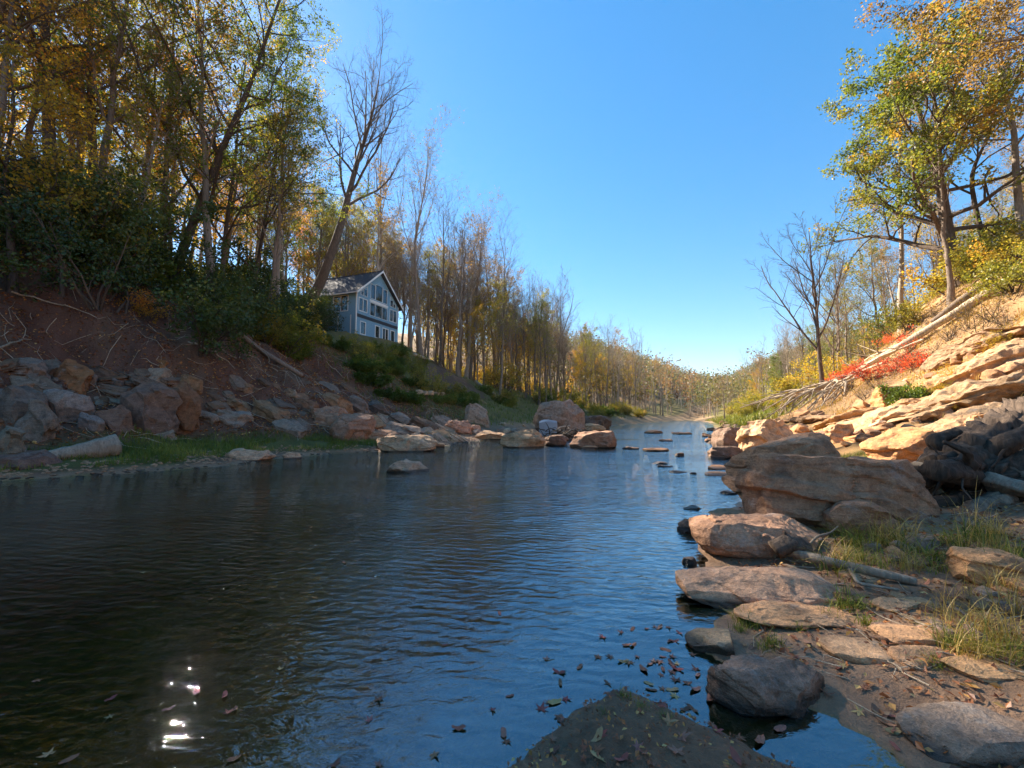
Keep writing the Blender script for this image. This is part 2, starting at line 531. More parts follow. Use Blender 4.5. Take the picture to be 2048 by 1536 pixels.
# ------------------------------------------------------------------ rocks
def rock_mat():
    m, N, L = new_mat("rock")
    out = N.new('ShaderNodeOutputMaterial')
    b = N.new('ShaderNodeBsdfPrincipled')
    tc = N.new('ShaderNodeTexCoord')
    oi = N.new('ShaderNodeObjectInfo')
    geo = N.new('ShaderNodeNewGeometry')
    P = geo.outputs['Position']
    off = N.new('ShaderNodeVectorMath'); off.operation = 'MULTIPLY_ADD'
    cmb = N.new('ShaderNodeCombineXYZ')
    for k in range(3): L.new(oi.outputs['Random'], cmb.inputs[k])
    L.new(cmb.outputs[0], off.inputs[0]); off.inputs[1].default_value = (37, 21, 55); L.new(P, off.inputs[2])
    Q = off.outputs[0]
    big = noise_n(N, L, Q, 0.9, 5, 0.6, 0.4)
    mid = noise_n(N, L, Q, 4.5, 6, 0.68)
    fine = noise_n(N, L, Q, 26, 5, 0.7)
    # bedding planes, dipping
    bed = mapping_n(N, L, Q, (1.2, 1.2, 9.0), (radians(14), radians(-24), radians(20)))
    strat = noise_n(N, L, bed, 1.6, 5, 0.65, 0.25)
    base = oi.outputs['Color']
    dark = mixc(N, L, 1.0, base, (.42, .40, .39), 'MULTIPLY')
    light = mixc(N, L, 1.0, base, (1.55, 1.52, 1.45), 'MULTIPLY')
    c = mixc(N, L, math_n(N, L, 'MULTIPLY_ADD', mid, 2.4, -0.75, True), dark, light)
    c = mixc(N, L, math_n(N, L, 'MULTIPLY_ADD', strat, 2.4, -0.9, True), c, mixc(N, L, 1.0, base, (1.25, 1.15, 1.0), 'MULTIPLY'))
    # iron staining
    c = mixc(N, L, math_n(N, L, 'MULTIPLY', math_n(N, L, 'MULTIPLY_ADD', big, 5.0, -2.75, True), 0.5), c, (.30, .135, .045))
    # grey lichen and dark film
    li = noise_n(N, L, Q, 2.3, 7, 0.75)
    c = mixc(N, L, math_n(N, L, 'MULTIPLY', math_n(N, L, 'MULTIPLY_ADD', li, 7.0, -4.0, True), 0.55), c, (.34, .34, .31))
    c = mixc(N, L, math_n(N, L, 'MULTIPLY', math_n(N, L, 'MULTIPLY_ADD', noise_n(N, L, Q, 1.7, 6, 0.7), 6.0, -3.3, True), 0.6), c, (.045, .040, .036))
    grit = noise_n(N, L, Q, 95, 3, 0.7)
    sp = math_n(N, L, 'MULTIPLY', math_n(N, L, 'MULTIPLY_ADD', fine, 1.3, 0.35), math_n(N, L, 'MULTIPLY_ADD', grit, 1.3, 0.35))
    c = mixc(N, L, 1.0, c, sp, 'MULTIPLY')
    # wet band at the waterline
    sx = N.new('ShaderNodeSeparateXYZ'); L.new(P, sx.inputs[0])
    zz = math_n(N, L, 'ADD', sx.outputs[2], math_n(N, L, 'MULTIPLY_ADD', mid, -0.08, 0.02))
    wet = N.new('ShaderNodeMapRange'); wet.inputs[1].default_value = 0.03; wet.inputs[2].default_value = 0.07
    wet.inputs[3].default_value = 1.0; wet.inputs[4].default_value = 0.0
    L.new(zz, wet.inputs[0])
    c = mixc(N, L, math_n(N, L, 'MULTIPLY', wet.outputs[0], 0.85), c, (.030, .024, .018))
    L.new(c, b.inputs['Base Color'])
    L.new(math_n(N, L, 'MULTIPLY_ADD', wet.outputs[0], -0.5, 0.85), b.inputs['Roughness'])
    b.inputs['Specular IOR Level'].default_value = 0.25
    bp = nd(N, 'ShaderNodeBump', i_Strength=1.0, i_Distance=0.06)
    hh = math_n(N, L, 'ADD', math_n(N, L, 'MULTIPLY', mid, 0.6), math_n(N, L, 'MULTIPLY', fine, 0.30))
    hh = math_n(N, L, 'ADD', hh, math_n(N, L, 'MULTIPLY', strat, 0.6))
    cr = nd(N, 'ShaderNodeTexVoronoi', feature='DISTANCE_TO_EDGE', i_Scale=1.6)
    L.new(mapping_n(N, L, Q, (1, 1, 2.2), (radians(14), radians(-24), 0)), cr.inputs['Vector'])
    crack = math_n(N, L, 'MULTIPLY', math_n(N, L, 'MULTIPLY_ADD', cr.outputs['Distance'], 22, 0, True), 0.07)
    hh = math_n(N, L, 'ADD', hh, crack)
    hh = math_n(N, L, 'ADD', hh, math_n(N, L, 'MULTIPLY', grit, 0.10))
    L.new(hh, bp.inputs['Height'])
    L.new(bp.outputs[0], b.inputs['Normal'])
    L.new(b.outputs[0], out.inputs[0])
    return m
M_ROCK = rock_mat()

_ico = {}
def ico(n):
    if n not in _ico:
        import bmesh
        bm = bmesh.new()
        bmesh.ops.create_icosphere(bm, subdivisions=n, radius=1)
        bm.verts.ensure_lookup_table()
        V = np.array([v.co[:] for v in bm.verts])
        Fc = np.array([[v.index for v in f.verts] for f in bm.faces])
        bm.free()
        _ico[n] = (V, Fc)
    return _ico[n]

def rock_shape(W, D, H, seed, sub=4, p=3.2, cuts=8, rough=0.10, strata=0.05, dip=(0.25, 0.1), slope=(0, 0), taper=0.0, ftop=0.22):
    """a boulder filling a W x D x H box centred on the origin: a rounded block, split along planes, weathered in layers"""
    rng = np.random.default_rng(seed)
    n, Fc = ico(sub)
    p = 2 + (p - 2) * 1.15
    r = (np.abs(n[:, 0]) ** p + np.abs(n[:, 1]) ** p + np.abs(n[:, 2]) ** p) ** (-1 / p)
    v = n * r[:, None]
    planes = [(np.array([rng.normal(0, .12), rng.normal(0, .12), 1.0]), ftop)]
    for k in range(cuts + 3):
        m = rng.normal(size=3)
        m[2] = abs(m[2]) * 0.75 if k % 4 else m[2]
        planes.append((m, rng.uniform(0.10, 0.36)))
    for k in range(5):
        planes.append((rng.normal(size=3), rng.uniform(0.02, 0.10)))
    for m, dep in planes:
        m = m / np.linalg.norm(m)
        pr = v @ m
        over = np.maximum(pr - pr.max() * (1 - dep), 0)
        v = v - over[:, None] * m
    s = np.array([W, D, H]) / 2
    size = (W * D * H) ** (1 / 3)
    q = v * s / size
    o = rng.uniform(0, 100, 3)
    nrm = n / s; nrm /= np.linalg.norm(nrm, axis=1)[:, None]
    d = fbm(q * 1.5 + o, 2, seed) * rough * 0.9 + (ridged(q * 3.2 + o, 4, seed + 3) - .62) * rough * 0.9 + fbm(q * 9 + o, 3, seed + 4) * rough * .35
    ck = 1 - np.abs(vnoise(q * np.array([1.1, 1.1, 2.6]) + o + .25 * fbm(q * 3 + o, 2, seed + 8)[:, None], seed + 9))
    d = d - sstep(.93, .99, ck) * rough * .32
    # ledges where layers end
    b = q[:, 2] * 1.0 + q[:, 0] * dip[0] + q[:, 1] * dip[1] + 0.12 * fbm(q * 1.8 + o, 2, seed + 5)
    lay = b * 6.5
    fr = lay - np.floor(lay)
    lay_n = _hash(np.floor(lay).astype(np.int64), np.full(len(lay), seed), np.zeros(len(lay), np.int64), 3) - 0.5
    nxt = _hash(np.floor(lay).astype(np.int64) + 1, np.full(len(lay), seed), np.zeros(len(lay), np.int64), 3) - 0.5
    t = sstep(0.8, 1.0, fr)
    hor = nrm.copy(); hor[:, 2] *= 0.15
    v2 = q + nrm * d[:, None] + hor * ((lay_n * (1 - t) + nxt * t) * strata * 1.6)[:, None]
    if taper:
        k = 1 - taper * np.clip(v2[:, 2] / (s[2] / size) * 0.5 + 0.5, 0, 1)
        v2[:, 0] *= k; v2[:, 1] *= k
    lo, hi = v2.min(0), v2.max(0)
    v2 = (v2 - (lo + hi) / 2) / (hi - lo)
    v2[:, 2] += v2[:, 0] * slope[0] * 1.0 * (v2[:, 2] + 0.5) + v2[:, 1] * slope[1] * (v2[:, 2] + 0.5)
    z0, z1 = v2[:, 2].min(), v2[:, 2].max()
    v2[:, 2] = (v2[:, 2] - z0) / (z1 - z0) - 0.5
    return v2 * np.array([W, D, H]), Fc

TAN, GREY, BROWN, PALE, RUST, DARK = (.235, .165, .098), (.170, .150, .130), (.150, .108, .075), (.30, .25, .185), (.24, .125, .058), (.072, .060, .052)
WARM = (.40, .255, .13)
def rockcol(c, k=1.0):
    # stone colours raised and warmed to make up for dim blue skylight
    r, g, b = c[0] * 2.5 * k, c[1] * 1.95 * k, c[2] * 1.65 * k
    q = min(1, .58 / r)
    return (r * q, g * q, b * q, 1)
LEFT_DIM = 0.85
def rock_at(x, y, zg, W, D, H, seed, name="boulder", label=None, group=None, color=TAN, bury=0.25, rotz=0, tilt=(0, 0), cat="rock", **kw):
    Hb = H * (1 + bury)
    V, Fc = rock_shape(W, D, Hb, seed, **kw)
    o = obj(name, mesh_np(name, V, [Fc], M_ROCK, True, sharp=radians(24)), None, (x, y, zg + H - Hb / 2), (tilt[0], tilt[1], rotz))
    rng = random.Random(seed)
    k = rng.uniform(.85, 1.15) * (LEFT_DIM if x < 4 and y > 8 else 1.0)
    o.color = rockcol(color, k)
    tag(o, label, cat, group)
    return o

def rock_px(x0, y0, x1, y1, seed, label, depth=0.7, name="boulder", group=None, color=TAN, water=False, top=0.8, base=None, **kw):
    """a rock standing where the photograph shows it: pixel box -> size and place on the ground"""
    p = hit((x0 + x1) / 2, base or y1, 0.0 if water else -1e9)
    Yf, zg = p[1], p[2]
    W0 = (x1 - x0) * Yf / F
    D = max(0.12, W0 * depth)
    W = (x1 - x0) * (Yf + D * 0.35) / F
    zt = at_depth(0, y0, Yf + D * (top if y0 > 835 else 0.4))[2]
    H = max(zt - zg, 0.06)
    Yc = Yf + D * 0.46
    X = (0.5 * (x0 + x1) - CX) / F * (Yf + D * 0.3)
    # X through the pitched lens
    X = at_depth(0.5 * (x0 + x1), (y0 + y1) / 2, Yf + D * 0.35)[0]
    g = min(zg, hgt(X, Yc)) if water is False else -0.1
    bury = kw.pop('bury', 0.22) + max(0, (zg - g) / H) * 0.7
    return rock_at(X, Yc, zg, W, D, H, seed, name, label, group, color, min(bury, 1.2), **kw)
# ------------------------------------------------------------------ plants
def bark_mat(name, c0, c1, warm=0.0):
    m, N, L = new_mat(name)
    out = N.new('ShaderNodeOutputMaterial')
    b = N.new('ShaderNodeBsdfPrincipled')
    tc = N.new('ShaderNodeTexCoord')
    oi = N.new('ShaderNodeObjectInfo')
    P = mapping_n(N, L, tc.outputs['Object'], (6, 6, 1.1))
    n1 = noise_n(N, L, P, 2.5, 5, 0.7)
    n2 = noise_n(N, L, tc.outputs['Object'], 0.8, 3, 0.6)
    c = mixc(N, L, math_n(N, L, 'MULTIPLY_ADD', n1, 2.0, -0.5, True), c0, c1)
    c = mixc(N, L, math_n(N, L, 'MULTIPLY_ADD', n2, 4, -2.1, True), c, mixc(N, L, 1.0, c, (1.5, 1.5, 1.45), 'MULTIPLY'))
    c = mixc(N, L, 1.0, c, math_n(N, L, 'MULTIPLY_ADD', oi.outputs['Random'], 0.6, 0.7), 'MULTIPLY')
    L.new(c, b.inputs['Base Color'])
    b.inputs['Roughness'].default_value = 0.9
    b.inputs['Specular IOR Level'].default_value = 0.15
    bp = nd(N, 'ShaderNodeBump', i_Strength=1.0, i_Distance=0.04)
    L.new(n1, bp.inputs['Height'])
    L.new(bp.outputs[0], b.inputs['Normal'])
    L.new(b.outputs[0], out.inputs[0])
    return m
M_BARK = bark_mat("bark_grey_brown", (.115, .083, .062), (.32, .24, .175))
M_BARKP = bark_mat("bark_pale_grey", (.19, .15, .115), (.48, .39, .30))
M_BARKD = bark_mat("bark_dark", (.055, .040, .030), (.16, .118, .088))
M_DEAD = bark_mat("weathered_wood", (.24, .175, .115), (.60, .48, .34))
M_DRIFT = bark_mat("wet_dark_driftwood", (.030, .022, .017), (.15, .105, .075))
M_LOG = bark_mat("pale_weathered_log", (.26, .20, .14), (.62, .50, .37))
M_SILVER = bark_mat("silvery_driftwood", (.15, .105, .075), (.46, .355, .25))

def leaf_mat(name, stops, trans=0.55, gloss=0.02, var=0.35):
    m, N, L = new_mat(name)
    out = N.new('ShaderNodeOutputMaterial')
    at = nd(N, 'ShaderNodeAttribute', attribute_name="rnd")
    oi = N.new('ShaderNodeObjectInfo')
    f = math_n(N, L, 'ADD', at.outputs['Fac'], math_n(N, L, 'MULTIPLY_ADD', oi.outputs['Random'], var, -var / 2), clamp=True)
    r = ramp(N, [(p, tuple(min(v * g, .75) for v, g in zip(c, (1.95, 1.9, 1.45)))) for p, c in stops])
    L.new(f, r.inputs[0])
    df = N.new('ShaderNodeBsdfDiffuse'); L.new(r.outputs[0], df.inputs[0])
    tl = N.new('ShaderNodeBsdfTranslucent')
    L.new(mixc(N, L, 1.0, r.outputs[0], (1.35, 1.2, .7), 'MULTIPLY'), tl.inputs[0])
    m1 = N.new('ShaderNodeMixShader'); m1.inputs[0].default_value = trans
    L.new(df.outputs[0], m1.inputs[1]); L.new(tl.outputs[0], m1.inputs[2])
    gl = nd(N, 'ShaderNodeBsdfGlossy', i_Roughness=0.4)
    m2 = N.new('ShaderNodeMixShader'); m2.inputs[0].default_value = gloss
    L.new(m1.outputs[0], m2.inputs[1]); L.new(gl.outputs[0], m2.inputs[2])
    L.new(m2.outputs[0], out.inputs[0])
    return m
LEAF = {
    'green': leaf_mat("leaf_green", [(0, (.030, .048, .010)), (.4, (.055, .085, .016)), (.7, (.105, .12, .022)), (1, (.21, .165, .03))]),
    'olive': leaf_mat("leaf_olive", [(0, (.045, .055, .012)), (.35, (.085, .10, .02)), (.65, (.15, .14, .028)), (1, (.24, .155, .035))]),
    'oak': leaf_mat("leaf_oak", [(0, (.036, .052, .012)), (.4, (.066, .092, .019)), (.7, (.115, .125, .026)), (1, (.23, .14, .035))]),
    'yellow': leaf_mat("leaf_yellow", [(0, (.095, .10, .02)), (.4, (.19, .16, .028)), (.75, (.29, .195, .03)), (1, (.30, .145, .025))]),
    'orange': leaf_mat("leaf_orange", [(0, (.18, .12, .025)), (.4, (.30, .17, .03)), (.75, (.34, .14, .03)), (1, (.30, .09, .03))]),
    'rust': leaf_mat("leaf_rust_brown", [(0, (.070, .058, .024)), (.5, (.115, .080, .030)), (1, (.19, .115, .040))]),
    'dark': leaf_mat("leaf_evergreen", [(0, (.014, .026, .008)), (.5, (.026, .044, .012)), (1, (.060, .075, .018))], 0.25, 0.035),
    'brush': leaf_mat("leaf_bank_brush", [(0, (.07, .08, .016)), (.45, (.15, .145, .028)), (.8, (.25, .18, .04)), (1, (.27, .12, .03))]),
    'red': leaf_mat("leaf_red", [(0, (.24, .05, .035)), (.5, (.36, .055, .04)), (1, (.33, .11, .05))]),
    'dry': leaf_mat("grass_dry", [(0, (.13, .105, .035)), (.5, (.27, .19, .07)), (1, (.36, .26, .12))], 0.3),
    'grass': leaf_mat("grass_green", [(0, (.040, .060, .014)), (.5, (.085, .105, .022)), (1, (.20, .18, .05))], 0.35),
}

def norm(v):
    return v / np.maximum(np.linalg.norm(v, axis=-1, keepdims=True), 1e-9)

def tubes(P, R, sides):
    """P (C,n,3) chains, R (C,n) radii -> verts, quads"""
    C, n, _ = P.shape
    T = np.empty_like(P)
    T[:, 1:-1] = P[:, 2:] - P[:, :-2]
    T[:, 0] = P[:, 1] - P[:, 0]; T[:, -1] = P[:, -1] - P[:, -2]
    T = norm(T)
    ref = np.where(np.abs(T[:, :1, 2:3]) > 0.8, np.array([[[1.0, 0, 0]]]), np.array([[[0, 0, 1.0]]]))
    ref = np.broadcast_to(ref, T.shape)
    U = norm(np.cross(T, ref)); W = np.cross(T, U)
    a = np.arange(sides) * 2 * pi / sides
    ring = P[:, :, None, :] + R[:, :, None, None] * (np.cos(a)[None, None, :, None] * U[:, :, None, :] + np.sin(a)[None, None, :, None] * W[:, :, None, :])
    V = ring.reshape(-1, 3)
    c = np.arange(C)[:, None, None] * n * sides
    i = np.arange(n - 1)[None, :, None] * sides
    j = np.arange(sides)[None, None, :]
    j2 = (j + 1) % sides
    Q = np.stack([c + i + j, c + i + j2, c + i + sides + j2, c + i + sides + j], -1).reshape(-1, 4)
    return V, Q

def children(P, R, L, rng, n, t0=0.3, t1=0.98, ang=50, lr=0.4, fall=0.6, up=0.1, wig=0.15, segs=5, rr=0.55, tip=0.25, droop=0.0, angj=12, rmin=0.012):
    C, m, _ = P.shape
    k = np.arange(n)
    t = t0 + (t1 - t0) * (k[None, :] + rng.uniform(0, 1, (C, n))) / n
    idx = t * (m - 1)
    i = np.minimum(idx.astype(int), m - 2)
    f = (idx - i)[..., None]
    ci = np.arange(C)[:, None]
    pos = P[ci, i] * (1 - f) + P[ci, i + 1] * f
    tan = norm(P[ci, i + 1] - P[ci, i])
    prad = R[ci, i] * (1 - f[..., 0]) + R[ci, i + 1] * f[..., 0]
    phi = k[None, :] * 2.4 + rng.uniform(0, 2 * pi, (C, 1)) + rng.normal(0, .5, (C, n))
    ref = np.where(np.abs(tan[..., 2:3]) > 0.85, np.array([1.0, 0, 0]), np.array([0, 0, 1.0]))
    u = norm(np.cross(tan, ref)); w = np.cross(tan, u)
    th = np.radians(ang + rng.normal(0, angj, (C, n)))[..., None]
    d = np.cos(th) * tan + np.sin(th) * (np.cos(phi)[..., None] * u + np.sin(phi)[..., None] * w)
    d = d.reshape(-1, 3)
    pos = pos.reshape(-1, 3)
    ln = (L[:, None] * lr * (1 - fall * (t - t0) / (t1 - t0)) * rng.uniform(.65, 1.25, (C, n))).ravel()
    r0 = np.maximum(np.minimum(prad.ravel() * rr, ln * 0.035 + 0.01), rmin)
    N = len(pos)
    out = np.empty((N, segs + 1, 3)); out[:, 0] = pos
    step = (ln / segs)[:, None]
    for s in range(segs):
        d = norm(d + np.array([0, 0, up - droop * s / segs]) + rng.normal(0, wig, (N, 3)))
        out[:, s + 1] = out[:, s] + d * step
    rad = r0[:, None] * np.linspace(1, tip, segs + 1)[None, :]
    return out, np.maximum(rad, rmin * 0.6), ln

def trunk_chain(rng, h, r0, n=14, lean=(0, 0), wig=0.02, path=None, tip=0.12, flare=1.5):
    if path is not None:
        path = np.asarray(path, float)
        s = np.concatenate([[0], np.cumsum(np.linalg.norm(np.diff(path, axis=0), axis=1))]); s /= s[-1]
        t = np.linspace(0, 1, n)
        # smooth through the control points
        tt = np.linspace(0, 1, 200)
        pp = np.stack([np.interp(tt, s, path[:, k]) for k in range(3)], 1)
        ker = np.ones(25) / 25
        pad = np.pad(pp, ((12, 12), (0, 0)), mode='reflect', reflect_type='odd')
        pp = np.stack([np.convolve(pad[:, k], ker, 'valid') for k in range(3)], 1)
        P = np.stack([np.interp(t, tt, pp[:, k]) for k in range(3)], 1)
        h = np.linalg.norm(np.diff(path, axis=0), axis=1).sum()
    else:
        t = np.linspace(0, 1, n)
        wob = np.cumsum(rng.normal(0, wig * h / n * 3, (n, 2)), 0); wob -= wob[0]
        P = np.stack([lean[0] * h * t ** 1.2 + wob[:, 0], lean[1] * h * t ** 1.2 + wob[:, 1], h * t], 1)
    R = r0 * (1 - (1 - tip) * t ** 0.9)
    R[0] *= flare; R[1] *= 1 + (flare - 1) * 0.2
    P = P.copy()
    return P[None], R[None], np.array([h])

def leaves(P, rng, per, size, spread, seed, t0=0.1, up=0.5):
    """leaf blades scattered along chains P"""
    C, n, _ = P.shape
    t = rng.uniform(t0, 1.0, (C, per)) * (n - 1)
    i = np.minimum(t.astype(int), n - 2); f = (t - i)[..., None]
    ci = np.arange(C)[:, None]
    c = (P[ci, i] * (1 - f) + P[ci, i + 1] * f).reshape(-1, 3)
    M = len(c)
    c = c + rng.normal(0, spread, (M, 3))
    s = size * rng.uniform(.6, 1.35, (M, 1))
    nn = norm(rng.normal(0, 1, (M, 3)) + np.array([0, 0, up]))
    a = norm(np.cross(nn, rng.normal(0, 1, (M, 3)))); b = np.cross(nn, a)
    V = np.stack([c - a * s * .55, c + b * s * .34 + nn * s * .06, c + a * s * .55 - nn * s * .05, c - b * s * .34 + nn * s * .06], 1).reshape(-1, 3)
    Q = np.arange(M * 4).reshape(-1, 4)
    cl = fbm(c * 0.45, 2, seed) * 0.75 + 0.5
    rnd = np.clip(cl * 0.65 + rng.uniform(0, 1, M) * 0.35, 0, 1)
    return V, Q, np.repeat(rnd, 4)

def join(parts):
    V, Fs, o = [], [], 0
    for v, f in parts:
        V.append(v); Fs.append(f + o); o += len(v)
    return np.concatenate(V), [np.concatenate(Fs)]

def tree_meshes(seed, h=20, r0=0.28, lv=None, leaf=None, bark=None, trunk=None, sides=(9, 6, 4, 3, 3), main=1):
    """-> dict part name -> mesh. lv: list of child-level dicts; leaf: dict(kind, per, size, spread, levels)"""
    rng = np.random.default_rng(seed)
    P, R, L = trunk_chain(rng, h, r0, **(trunk or {}))
    lvls = [(P, R, L)]
    for d in lv:
        d = dict(d)
        src = d.pop('src', -1)
        lvls.append(children(*lvls[src], rng, **d))
    lo = lvls[0][0].copy(); lo[:, 0, 2] -= 0.5
    lvls[0] = (lo, lvls[0][1], lvls[0][2])
    out = {}
    bark = bark or M_BARK
    out['trunk'] = mesh_np("trunk", *join([tubes(lvls[k][0], lvls[k][1], sides[k]) for k in range(0, main + 1)]), bark, True)
    if len(lvls) > main + 1:
        out['branches'] = mesh_np("branches", *join([tubes(lvls[k][0], lvls[k][1], sides[min(k, 4)]) for k in range(main + 1, len(lvls))]), bark, True)
    if leaf:
        lf = dict(leaf); kinds = lf.pop('kind'); srcs = lf.pop('levels', (-1,))
        Vs, Qs, As, o = [], [], [], 0
        for s in srcs:
            v, q, a = leaves(lvls[s][0], rng, seed=seed, **lf)
            Vs.append(v); Qs.append(q + o); As.append(a); o += len(v)
        out['crown'] = mesh_np("crown", np.concatenate(Vs), [np.concatenate(Qs)], LEAF[kinds], False, {"rnd": np.concatenate(As)})
    return out

def plant_tree(meshes, x, y, label, group=None, name="tree", rotz=0.0, s=1.0, sz=None, z=None, cat="tree", tilt=(0, 0)):
    g = hgt(x, y) if z is None else z
    o = thing(name, label, cat, (x, y, g - 0.05), (tilt[0], tilt[1], rotz), (s, s, sz or s), group)
    for k, me in meshes.items():
        obj(k, me, o)
    return o

# forest kinds -------------------------------------------------------------
def lv_forest(n1=18, a1=48, l1=.34, t0=.32, n2=7, n3=5, up=.10, l2=.5, l3=.5):
    return [dict(n=n1, t0=t0, t1=.98, ang=a1, lr=l1, fall=.55, up=up, wig=.14, segs=6, rr=.5),
            dict(n=n2, t0=.25, t1=.98, ang=42, lr=l2, fall=.4, up=.06, wig=.2, segs=4, rr=.6),
            dict(n=n3, t0=.2, t1=1.0, ang=40, lr=l3, fall=.3, up=.03, wig=.25, segs=3, rr=.6)]
TW = dict(n=2, t0=.3, t1=1.0, ang=35, lr=.5, fall=.2, up=.05, wig=.25, segs=2, rr=.7, rmin=.008)

PROTO = {k: [] for k in ('bare', 'barevase', 'green', 'olive', 'yellow', 'orange', 'rust')}
for i in range(3):
    PROTO['bare'].append(tree_meshes(100 + i, 20, .24, lv_forest(16, 38, .30, .38, 7, 6, .16) + [TW], None, [M_BARKP, M_BARK, M_BARK][i]))
for i in range(3):
    PROTO['barevase'].append(tree_meshes(110 + i, 17, .20, [dict(n=7, t0=.28, t1=.85, ang=24, lr=.62, fall=.35, up=.10, wig=.08, segs=8, rr=.7),
        dict(n=8, t0=.25, t1=.98, ang=34, lr=.36, fall=.4, up=.12, wig=.13, segs=5, rr=.6), dict(n=6, t0=.2, t1=1, ang=34, lr=.5, fall=.3, up=.08, wig=.2, segs=3, rr=.6), TW],
        None, M_BARK))
for i in range(3):
    PROTO['green'].append(tree_meshes(120 + i, 18, .24, lv_forest(18, 55, .30, .28, 8, 6), dict(kind='green', per=9, size=.15, spread=.13, t0=.35)))
for i in range(3):
    PROTO['olive'].append(tree_meshes(130 + i, 20, .25, lv_forest(17, 46, .28, .34, 7, 6), dict(kind='olive', per=6, size=.15, spread=.13, t0=.35)))
for i in range(3):
    PROTO['yellow'].append(tree_meshes(140 + i, 14, .15, lv_forest(16, 50, .30, .22, 7, 5), dict(kind='yellow', per=8, size=.15, spread=.13, t0=.35)))
for i in range(2):
    PROTO['orange'].append(tree_meshes(150 + i, 17, .2, lv_forest(16, 48, .28, .34, 7, 6), dict(kind='orange', per=6, size=.16, spread=.18)))
for i in range(2):
    PROTO['rust'].append(tree_meshes(160 + i, 21, .27, lv_forest(17, 44, .28, .40, 7, 6), dict(kind='rust', per=4, size=.18, spread=.15), M_BARKP))
# ------------------------------------------------------------------ the woods
rngF = random.Random(7)
placed = []
def free(x, y, d):
    return all((x - a) ** 2 + (y - b) ** 2 > d * d for a, b in placed)
def pick(w):
    ks = list(w); return rngF.choices(ks, [w[k] for k in ks])[0]
HOUSE_N = (-19.6, 50.0)      # corner of the house nearest the river and the camera
def near_house(x, y):
    # keep clear of the house and of the sight line to its river front
    if -32 < x < -12 and 44 < y < 64 and not (y > 60 and x < -18): return True
    ax = (x / y) * F + CX if y > 1 else 0
    return 610 < ax < 810 and y < 62
WORD = {'bare': 'leafless grey tree with fine upright twigs', 'barevase': 'leafless tree with slender forking stems', 'green': 'green leafy tree',
        'olive': 'olive green tree turning brown', 'yellow': 'yellow leaved young tree', 'orange': 'orange leaved tree', 'rust': 'tall grey tree with sparse rusty leaves'}
def region(n, xr, yr, cond, weights, where, mind=2.6, smul=(.8, 1.15)):
    c = t = 0
    while c < n and t < n * 60:
        t += 1
        x, y = rngF.uniform(*xr), rngF.uniform(*yr)
        if not cond(x, y) or not free(x, y, mind): continue
        k = pick(weights)
        i = rngF.randrange(len(PROTO[k]))
        s = rngF.uniform(*smul)
        placed.append((x, y)); c += 1
        plant_tree(PROTO[k][i], x, y, WORD[k] + ' ' + where, 'trees ' + where + ': ' + WORD[k], name={'bare': 'bare_tree', 'barevase': 'bare_tree'}.get(k, 'leafy_tree'),
                   rotz=rngF.uniform(0, 6.28), s=s * rngF.uniform(.9, 1.1), sz=s, tilt=(rngF.gauss(0, .03), rngF.gauss(0, .03)))
    return c
def u_left(x, y): return float(lateral(np.array([x]), np.array([y]))[0][0])
def u_right(x, y): return float(lateral(np.array([x]), np.array([y]))[1][0])
# left slope: in view and on past the left edge of the picture
region(46, (-66, -18), (14, 46), lambda x, y: 14 < u_left(x, y) < 46 and not near_house(x, y), dict(green=4, olive=4, bare=5, yellow=2, orange=.7, rust=3), 'in the woods above the eroded left bank', 3.2, (.85, 1.2))
region(18, (-70, -26), (-14, 16), lambda x, y: 12 < u_left(x, y) < 46, dict(green=5, olive=5, rust=2), 'in the woods above the eroded left bank', 3.2, (1.0, 1.25))
# behind the house
region(64, (-50, 6), (60, 96), lambda x, y: 20 < u_left(x, y) < 60 and not near_house(x, y), dict(bare=6, olive=4, yellow=2.5, orange=.8, rust=3, barevase=2), 'in the woods behind the blue house', 2.6, (1.05, 1.45))
# along the left bank beyond the house
region(62, (-20, 46), (62, 130), lambda x, y: 10 < u_left(x, y) < 34 and not near_house(x, y), dict(bare=4, barevase=5, olive=3, yellow=1.6, orange=.4, rust=1.6), 'along the left bank beyond the house', 2.2, (.85, 1.15))
region(26, (-44, 16), (64, 112), lambda x, y: 16 < u_left(x, y) < 50 and not near_house(x, y), dict(bare=5, barevase=2, rust=2), 'in the woods behind the blue house', 2.0, (1.1, 1.6))
region(34, (20, 80), (108, 165), lambda x, y: 5 < u_left(x, y) < 42, dict(bare=3, barevase=4, olive=3, rust=2, yellow=1), 'along the left bank beyond the house', 2.4, (.75, 1.25))
# right slope
region(46, (20, 70), (18, 60), lambda x, y: 13.5 < u_right(x, y) < 42, dict(bare=3, barevase=3, olive=3, yellow=3, orange=.5, rust=2), 'on the right-hand slope', 2.8, (.6, .95))
region(44, (30, 90), (42, 110), lambda x, y: 10 < u_right(x, y) < 42, dict(barevase=4, bare=2, olive=3, yellow=1.5, rust=2, green=1), 'beyond the right bank', 2.6, (.5, .9))

for (x, y, k, s_) in ((-31, 63.5, 'olive', 1.2), (-34, 68, 'green', 1.35), (-28.5, 66.5, 'olive', 1.3), (-36.5, 63, 'green', 1.25), (-25.5, 67.5, 'olive', 1.25)):  # extra trees added to keep the sun off the house roof
    plant_tree(PROTO[k][0], x, y, WORD[k] + ' in the woods behind the blue house', 'trees in the woods behind the blue house: ' + WORD[k], name='leafy_tree', rotz=x, s=s_)
